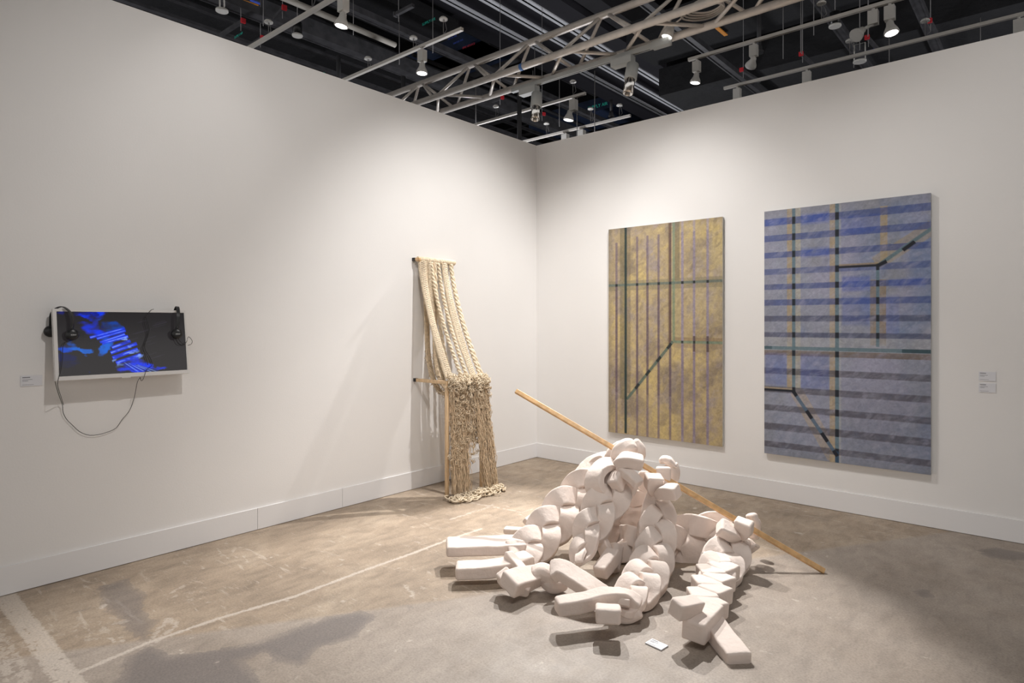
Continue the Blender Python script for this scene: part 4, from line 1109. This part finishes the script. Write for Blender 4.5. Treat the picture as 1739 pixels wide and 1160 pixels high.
# ---- white rails, parallel to the right wall
def rail(pxa, pya, pxb, pyb, label, z=ZR, ends=(0, 0), hang=()):
    a = onz(pxa, pya, z); b_ = onz(pxb, pyb, z); y = (a.y+b_.y)/2
    a.y = b_.y = y
    t = thing('light_rail', label, 'rail', ((a.x+b_.x)/2, y, z), 'white lighting rails')
    m = MB(); m.box((min(a.x, b_.x)-ends[0], y-.019, z), (max(a.x, b_.x)+ends[1], y+.019, z+.034)); m.build('channel', 'rail_white', t)
    for px, topy in hang:
        # suspension: two thin wires up to a small white disc
        r = ray(px, 300); s = (y-EYE.y)/r.y; x = EYE.x+r.x*s; zt_ = EYE.z+(HY-topy)/F*s
        m = MB(); m.tube([V(x, y, z+.034), V(x, y, zt_)], .0035, 5); m.tube([V(x+.01, y, z+.05), V(x+.05, y, z+(zt_-z)*.4), V(x+.035, y, z+(zt_-z)*.7), V(x+.01, y, zt_)], .003, 5); m.build('suspension_wire', 'wire_grey', t)
        m = MB(); m.lathe((x, y, zt_), (0, 0, 1), [(.045, 0), (.045, .015), (.03, .03)], 16); m.build('ceiling_rose', 'lamp_white', t)
    return y
y1 = rail(415, 89, 560, 4, 'white lighting rail crossing the ceiling at upper left', ends=(1.5, .8), hang=((456, 39), (530, -20)))
y2 = rail(585, 141, 781, 50, 'white lighting rail with one lit lamp, above the middle of the left wall', ends=(1.5, 0), hang=((625, 101), (702, 66), (753, 34)))
y3 = rail(813, 213, 993, 160, 'white lighting rail just beyond the booth corner, upper of two', ends=(.6, 0), hang=((842, 182), (973, 140)))
y4 = rail(893, 243, 1068, 197, 'white lighting rail just beyond the booth corner, lower of two', ends=(.6, 0), hang=((928, 211), (1003, 186), (1052, 180)))
y5 = rail(1170, 105, 1520, 2, 'upper white lighting rail over the right wall', ends=(0, 3), hang=((1395, 7), ))
y6 = rail(1233, 155, 1739, 22, 'lower white lighting rail over the right wall', ends=(0, 3), hang=((1443, 71), (1571, 37)))
# beige pipe at right angles
a = onz(483, 0, 5.2); b_ = onz(674, 75, 5.2); x = (a.x+b_.x)/2
m = MB(); m.tube([V(x, a.y-2, 5.2), V(x, b_.y, 5.2)], .035, 12)
solo(m, 'ceiling_pipe', 'beige_pipe', 'beige round pipe ending in the open under the black ceiling', 'pipe')

def track_lamp(px, y, label, aim=None, lit=True, z=ZR, box=True, head=True, hdx=0.0, hdz=0.0, back=False, sc=1.0):
    r = ray(px, 300); s = (y-EYE.y)/r.y; x = EYE.x+r.x*s
    t = thing('track_lamp', label, 'lamp', (x, y, z), 'white track lamps on the ceiling rails')
    m = MB(); m.tube([V(x, y, z-.001), V(x, y, z-.03)], .012*sc, 8); m.build('adapter', 'lamp_white', t)
    m = MB(); m.obox(V(x, y, z-.03-.055*sc), V(.036*sc, 0, 0), V(0, .030*sc, 0), V(0, 0, .055*sc)); m.build('driver_box', 'lamp_white', t)
    if head:
        h = V(x+hdx, y, z-.03-.125*sc+hdz); d = Vector(aim).normalized()
        m = MB(); m.tube([V(x, y, z-.03-.10*sc), h+d*.01], .014*sc, 8); m.build('swivel', 'lamp_white', t)
        m = MB(); m.lathe(h, d, [(.012*sc, -.01*sc), (.026*sc, .0), (.030*sc, .03*sc), (.050*sc, .07*sc), (.056*sc, .095*sc), (.050*sc, .096*sc)], 20); m.build('shade', 'lamp_white', t)
        if lit:
            m = MB(); m.lathe(h+d*.0965*sc, d, [(.0005, 0), (.046*sc, .001)], 20, cap0=False); m.build('lens', 'lamp_glow', t)
    return t
track_lamp(583, y1, 'lit white track lamp at the top edge, left of the truss', (-.15, -.1, -1), sc=1.2)
track_lamp(717, y2, 'lit white track lamp on the rail over the left wall', (.0, -.05, -1), sc=1.15)
track_lamp(974, y3, 'lit white track lamp beyond the corner, under the truss', (-.15, -.05, -1), hdx=-.06, hdz=.03, sc=1.3)
track_lamp(1183, y5, 'lit white track lamp at the left end of the upper right rail', (-.15, -.05, -1), sc=1.1)
track_lamp(1280, y5, 'unlit-looking white track lamp turned away, in the middle of the upper right rail', (-.6, .7, -.5), lit=False, sc=1.1)
track_lamp(1483, y5, 'round-backed white track lamp turned toward the viewer on the upper right rail', (-.45, -.8, -.75), hdx=-.09, hdz=0, lit=False, sc=1.2)
track_lamp(1511, y5, 'lit white track lamp at the right end of the upper right rail', (.15, -.1, -1), sc=1.2)
track_lamp(1252, y6, 'white track lamp at the left end of the lower right rail', (0, .3, -1), lit=False, sc=1.2)
track_lamp(1370, y6, 'lit white track lamp half hidden behind the right wall', (0, .1, -1), sc=1.2)
track_lamp(1730, y6, 'lit white track lamp at the far right edge of the photo', (-.35, .0, -1), sc=1.2)
track_lamp(960, y4, 'white track lamp left of two at the top of the booth corner', (0, .2, -1), lit=False, sc=1.4)
track_lamp(988, y4, 'white track lamp right of two at the top of the booth corner', (0, .2, -1), lit=False, sc=1.4)

# ---- wide dark band with pale double strips
yA, yB = -14, 34
bx = lambda px, py, z: onz(px, py, z).x
zl = 8.0
xl = bx(684, 0, zl); xr = bx(952, 0, zl)
bd = thing('ceiling_beam', 'broad dark ceiling beam with pale double strips along it', 'beam', ((xl+xr)/2, 10, zl))
m = MB(); m.box((xl, yA, zl), (xr, yB, zl+.8)); m.build('soffit', 'panel_dark', bd)
for px in (752, 760.5, 817, 825, 881, 889):
    x = bx(px, 0, zl); m = MB(); m.box((x-.0, yA, zl-.03), (x+.115, yB, zl-.001)); m.build('pale_strip', 'strip_grey', bd)
# concrete beams right of it
x2 = bx(1010, 0, zl)
m = MB(); m.add([V(xr, yA, zl+.02), V(xr+.35, yA, zl+1.0), V(xr+.35, yB, zl+1.0), V(xr, yB, zl+.02)], [(0, 1, 2, 3)]); m.add([V(xr, yA, zl+1.0), V(xr, yB, zl+1.0)], [])
m = MB(); m.box((xr+.03, yA, zl+.15), (xr+.45, yB, zl+1.2)); solo(m, 'concrete_beam', 'slab_dark', 'dark concrete beam running along the right side of the striped ceiling band', 'beam')
m = MB()
for i in range(14):
    y = -4+i*2.2; m.box((xr+1.7, y, zl+.9), (xr+1.95, y+.25, zl+1.9))
m.box((xr+1.4, yA, zl+.7), (xr+1.75, yB, zl+1.3)); solo(m, 'purlin', 'slab_dark', 'dark stepped ceiling purlin right of the striped band', 'beam')

# ---- trays and ducts running away from the viewer (parallel to the left wall)
def along_y(name, label, cat, px, py, z, w, h, mat, y0=-12, y1=34, kind=None, detail=False):
    x = bx(px, py, z); t = thing(name, label, cat, (x, (y0+y1)/2, z))
    m = MB(); m.box((x-w/2, y0, z), (x+w/2, y1, z+h)); m.build('trough', mat, t)
    if detail:
        for sx_ in (-1, 1):
            m = MB(); m.box((x+sx_*w/2-.012, y0, z-.02), (x+sx_*w/2+.012, y1, z+h+.03)); m.build('side_rail', 'tray_grey', t)
    return x, t
along_y('cable_tray', 'grey cable tray running along the ceiling at the far left', 'cable tray', 440, 29, 6.0, .22, .06, 'tray_grey', detail=True)
along_y('cable_tray', 'broad grey cable trough left of the beige pipe', 'cable tray', 470, 33, 6.6, .34, .12, 'tray_grey', detail=True)
along_y('cable_tray', 'grey ladder tray passing behind the lit lamp at upper left', 'cable tray', 600, 20, 6.4, .13, .05, 'tray_grey', detail=True)
along_y('cable_tray', 'slim tray directly above the top edge of the left wall', 'cable tray', 445, 84, 6.2, .10, .05, 'tray_grey')
along_y('cable_tray', 'dim tray between the duct and the left wall', 'cable tray', 470, 66, 6.6, .10, .05, 'tray_grey', y1=18)
along_y('cable_tray', 'ladder tray right of the striped band, under the upper rail', 'cable tray', 1159, 57, 6.4, .12, .05, 'tray_grey', detail=True)
along_y('cable_tray', 'ladder tray passing behind the round black speaker', 'cable tray', 1389, 2, 6.4, .12, .05, 'tray_grey', detail=True)
along_y('cable_tray', 'ladder tray crossing the rail at upper right', 'cable tray', 1555, 0, 6.4, .12, .05, 'tray_grey', detail=True)
along_y('cable_tray', 'thin dark tray beyond the corner, behind the truss', 'cable tray', 900, 155, 6.8, .14, .05, 'tray_grey', detail=True)
along_y('air_duct', 'large black fabric duct at the far left of the ceiling', 'duct', 330, 40, 6.9, 1.5, .6, 'duct_black', y0=-10, y1=1.2)
along_y('air_duct', 'large black duct left of the striped band', 'duct', 600, 2, 7.6, 1.0, .3, 'duct_black', y0=-10, y1=3.5)
along_y('air_duct', 'long low black duct above the left wall', 'duct', 470, 72, 7.0, 1.0, .5, 'duct_black', y0=-10, y1=7.0)
# ducts across (parallel to the right wall), beyond the booth
def along_x(label, px, py, z, w, h, x0, x1, mat='duct_black'):
    y = onz(px, py, z).y; m = MB(); m.box((x0, y, z), (x1, y+w, z+h)); solo(m, 'air_duct', mat, label, 'duct')
along_x('black duct crossing behind the truss at upper right', 1300, 5, 7.2, 1.2, .5, xr+.8, 14)
along_x('black duct crossing behind the upper right rail', 1330, 70, 7.2, 1.4, .5, xr+.8, 14)
along_x('low black duct just above the right wall', 1480, 70, 6.6, 1.6, .6, xr+.8, 16)
for i, (px, py) in enumerate([(700, 132), (735, 112), (762, 92), (790, 76)]):
    along_x(['navy painted duct nearest the left wall top', 'second navy painted duct from the left wall', 'third navy painted duct from the left wall', 'navy painted duct next to the striped band'][i], px, py, 9.0, .9, .4, -16, xl-.2, 'navy_duct')
along_x('navy duct low behind the booth corner', 950, 205, 8.2, 1.6, .4, -9, -4, 'navy_duct')
# painted words on the ducts
def words(txt, px, py, z, size, mat, along='x', name='duct_lettering', label=''):
    c = onz(px, py, z); rt = V(1, 0, 0) if along == 'x' else V(0, 1, 0)
    o = text_mesh(name, txt, size, mat, V(0, 0, 0), rt, V(0, 0, 1) if along == 'xz' else (V(0, -1, 0) if along == 'x' else V(1, 0, 0)))
    o.location = c; tag(o, label, 'lettering'); return o
def upright(txt, px, py, d, size, mat, label):
    c = P(px, py, d); o = text_mesh('duct_lettering', txt, size, mat, V(0, 0, 0), V(1, 0, 0), V(0, 0, 1)); o.location = c; tag(o, label, 'lettering')
    m = MB(); return o
upright('SUPPLY AIR', 728, 37, 12.0, .075, 'green_mark', 'green SUPPLY AIR lettering above the middle rail')
upright('SUPPLY AIR', 405, 60, 10.0, .055, 'green_mark', 'green SUPPLY AIR lettering at the far left')
upright('SUPPLY AIR', 1015, 180, 14.5, .105, 'green_mark', 'green SUPPLY AIR lettering low behind the corner lamp')
upright('SUPPLY AIR', 555, 121, 12.0, .045, 'green_mark', 'tiny green lettering above the left wall top')
upright('WATER PIPE', 768, 64, 13.0, .05, 'blue_mark', 'blue lettering nearest the middle rail')
upright('WATER PIPE', 778, 71, 13.5, .055, 'blue_mark', 'second line of blue lettering by the middle rail')
upright('FIRE SERVICE', 796, 78, 13.5, .065, 'red_mark', 'red lettering between the rail and the truss')
upright('CHILLED WATER', 833, 97, 13.5, .07, 'blue_mark', 'blue lettering just above the truss')
upright('WATER', 1483, 85, 10.5, .05, 'blue_mark', 'blue lettering just above the right wall')
# coloured marker strips
def marker(pa, pb, z, w, mat, label):
    a, b_ = onz(*pa, z), onz(*pb, z); m = MB(); m.bar(a, b_, w, .02); solo(m, 'marker_strip', mat, label, 'marking')
marker((412, 2), (438, 10), 6.55, .06, 'orange_mark', 'orange marker strip on the cable trough at upper left')
marker((425, 0), (442, 6.5), 6.55, .03, 'blue_mark', 'blue marker strip beside the orange one at upper left')
marker((1207, 38), (1233, 60), 7.15, .07, 'orange_mark', 'orange pipe length behind the truss at right')
marker((825, 165), (833, 168), 6.7, .08, 'orange_mark', 'short orange mark behind the truss')
# strut channels with red caps
for i, (pa, pb, lab) in enumerate([((412, 36), (368, 64), 'red-capped strut at the far left above the wall'), ((482, 14), (466, 31), 'short red-capped strut at upper left'), ((445, 65), (418, 82), 'red-capped strut right at the left wall top'), ((673, 24), (702, 9), 'dark strut left of the striped band'),
    ((1361, 92), (1384, 113), 'red-capped strut above the lower right rail'), ((1473, 64), (1491, 84), 'red-capped strut at upper right'), ((1260, 119), (1290, 138), 'red-capped strut left of the sprinkler drop'), ((1579, 36), (1590, 55), 'red-capped strut nearest the right edge'),
    ((852, 166), (836, 173), 'tiny red-capped strut behind the truss'), ((923, 194), (905, 202), 'tiny red-capped strut over the booth corner')]):
    z = 5.8; a, b_ = onz(*pa, z), onz(*pb, z)
    t = thing('strut_channel', lab, 'strut', a)
    m = MB(); m.bar(a, b_, .045, .045); m.build('channel', 'tray_grey', t)
    d = (a-b_).normalized(); m = MB(); m.bar(a+d*.001, a+d*.035, .062, .062); m.build('end_cap', 'red_cap' if i != 3 else 'tray_grey', t)
    m = MB(); m.tube([a-d*.05+V(0, 0, -.12), a-d*.05+V(0, 0, 3.5)], .005, 5); m.build('threaded_rod', 'wire_grey', t)
# round speakers
def speaker(px, py, z, r, label, drum=True):
    c = onz(px, py, z); t = thing('ceiling_speaker', label, 'speaker', c, 'round ceiling speakers')
    m = MB(); m.lathe(c, (0, 0, 1), [(r*.94, 0), (r, .005), (r, .025)], 28); m.build('grille', 'lamp_white', t)
    m = MB()
    if drum: m.lathe(c+V(0, 0, .026), (0, 0, 1), [(r*.86, 0), (r*.86, .16), (r*.6, .17)], 24); m.build('drum', 'black_plastic', t)
    else:
        m.tube([c+V(-r*.8, 0, .02), c+V(-r*.8, 0, .26), c+V(r*.8, 0, .26), c+V(r*.8, 0, .02)], .009, 6); m.build('yoke', 'lamp_white', t)
    m = MB(); m.tube([c+V(0, 0, .17), c+V(0, 0, 2.5)], .006, 5); m.build('hanger', 'wire_grey', t)
speaker(377, 20, 5.2, .070, 'round white speaker on a white yoke at the far left', False)
speaker(505, 62, 5.4, .070, 'round speaker with a black drum above the left wall')
speaker(1418, 46, 5.4, .075, 'round speaker with a black drum between the right rails')
speaker(1460, 106, 5.2, .085, 'round white speaker below the lower right rail', False)
speaker(908, 210, 6.2, .09, 'small round speaker over the booth corner', False)
# vertical poles and drops
def drop_pole(px, y0p, y1p, d, r, label, head=False, mat='pipe_grey'):
    a = P(px, y0p, d); b_ = P(px, y1p, d); m = MB(); m.tube([a, b_], r, 10)
    if head: m.lathe(b_, (0, 0, -1), [(r*1.3, 0), (r*1.5, .04), (r*2.4, .07), (r*2.2, .09)], 14)
    solo(m, 'hanging_pole', mat, label, 'pole')
drop_pole(882, 140, 260, 8.6, .032, 'grey upright pole rising behind the booth corner')
drop_pole(685, 130, 200, 9.0, .034, 'grey upright pole behind the left wall top')
drop_pole(575, 95, 160, 9.5, .034, 'short grey pole above the left wall')
drop_pole(1289, 20, 78, 7.5, .024, 'sprinkler drop with a pale head between the right rails', True)
drop_pole(1038, 170, 190, 9.5, .022, 'small sprinkler drop beyond the booth corner', True)
for i, (px, a, b_) in enumerate([(447, 0, 44), (600, 15, 60), (678, 60, 110), (735, 30, 90), (808, 165, 210), (905, 150, 200), (950, 150, 215), (1330, 10, 100), (1360, 20, 90), (1474, 0, 62), (1510, 80, 110), (1580, 0, 36), (1665, 60, 80), (1450, 80, 115), (1382, 0, 60), (1362, 60, 92), (980, 195, 235), (1010, 150, 225)]):
    p0 = P(px, a-30, 9.0); p1 = P(px, b_, 9.0); m = MB(); m.tube([p0, p1], .006, 5)
    o = solo(m, 'hanger_rod', 'wire_grey', 'thin steel hanger rod under the dark ceiling', 'rod', 'thin hanger rods under the ceiling')

# assorted thin black services that fill the depth of the roof
rc = random.Random(3)
for i in range(26):
    z = rc.uniform(6.8, 10.2)
    if i % 2:
        x = rc.choice([rc.uniform(-14, xl-.4), rc.uniform(xr+2.2, 12)]); y0 = rc.uniform(-8, 6); m = MB(); m.tube([V(x, y0, z), V(x, y0+rc.uniform(8, 22), z)], rc.choice([.03, .05, .08, .12]), 8)
    else:
        y = rc.uniform(3, 24); l = rc.random() < .5; m = MB(); z = rc.uniform(8.9, 10.4); m.tube([V(-16 if l else xr+2.2, y, z), V(xl-.4 if l else 15, y, z)], rc.choice([.03, .05, .08, .14]), 8)
    solo(m, 'service_pipe', 'pipe_grey', 'thin dark service pipe among the clutter under the black ceiling', 'pipe', 'dark service pipes under the ceiling')
# ================================================================ LIGHT
def spot(loc, aim, power, deg, blend=.6, size=.05, col=(1, .972, .945)):
    l = bpy.data.lights.new('spot', 'SPOT'); l.energy = power; l.spot_size = math.radians(deg); l.spot_blend = blend; l.shadow_soft_size = size; l.color = col
    o = bpy.data.objects.new('spot_light', l); COL.objects.link(o); o.location = loc
    d = Vector(aim)-Vector(loc); o.rotation_euler = d.to_track_quat('-Z', 'Y').to_euler(); return o
# lamps on the rails over the booth (above the frame), washing the walls, then two added fills
spot((2.9, -1.68, 4.5), (0, -1.25, 1.0), 450, 72, .85, .03)
spot((3.4, -4.2, 4.5), (0, -3.2, 1.3), 215, 84, .9)
spot((.62, -3.75, 4.5), (.05, -3.9, 1.0), 22, 60, .9, .04)
spot((1.75, -2.3, 4.5), (1.5, 0, 1.1), 215, 74, .85)
spot((1.2, -2.3, 4.5), (3.0, 0, 1.2), 150, 70, .8)
spot((3.9, -2.6, 4.5), (4.7, 0, 1.5), 95, 84, .9)  # added fill to brighten the far end of the right wall
spot((4.5, -2.7, 4.5), (3.9, -2.9, 0), 110, 96, .8, .08)  # added overhead fill to lift the floor at the right
# the two truss spotlights on the sculptures
spot(sp1[0]+sp1[1]*.02, (2.35, -3.0, .1), 820, 54, .35, .018)
spot(sp2[0]+sp2[1]*.02, (1.7, -2.9, .1), 560, 54, .35, .018)
# added front fill, unseen, high on the viewer's side
spot((3.9, -3.6, 4.5), (1.9, -2.5, 0), 70, 75, .6, .05)
# added uplights, hidden behind the two walls, to brighten the roof
for loc in ((-2.2, 1.5, 2.2), (-3.5, 10, 2.2), (5.5, 8.0, 2.2), (-7, -4.5, 2.2), (9.5, 3.0, 2.2)):
    spot(loc, (loc[0]+.01, loc[1], 9), 340, 150, .5, .3, (.95, .96, 1))
spot((5.0, -9.5, 4.6), (2.0, -3.0, 12.3), 650, 94, .5, .3, (.95, .96, 1))  # added uplight out of view behind the camera, for the ceiling
w = bpy.data.worlds.new('World'); SC.world = w; w.use_nodes = True
w.node_tree.nodes['Background'].inputs[0].default_value = (1.0, .972, .945, 1); w.node_tree.nodes['Background'].inputs[1].default_value = .78
# ================================================================ CAMERA
cd = bpy.data.cameras.new('Camera'); cam = bpy.data.objects.new('Camera', cd); COL.objects.link(cam)
cam.location = EYE; cd.sensor_width = 36; cd.lens = F/1739*36; cd.shift_y = -(580-HY)/1739; cd.clip_end = 200
cam.rotation_euler = YC.to_track_quat('-Z', 'Y').to_euler()
SC.camera = cam
SC.view_settings.view_transform = 'Standard'; SC.view_settings.look = 'None'; SC.view_settings.gamma = 1; SC.view_settings.use_curve_mapping = False
SC.view_settings.exposure = 0.0
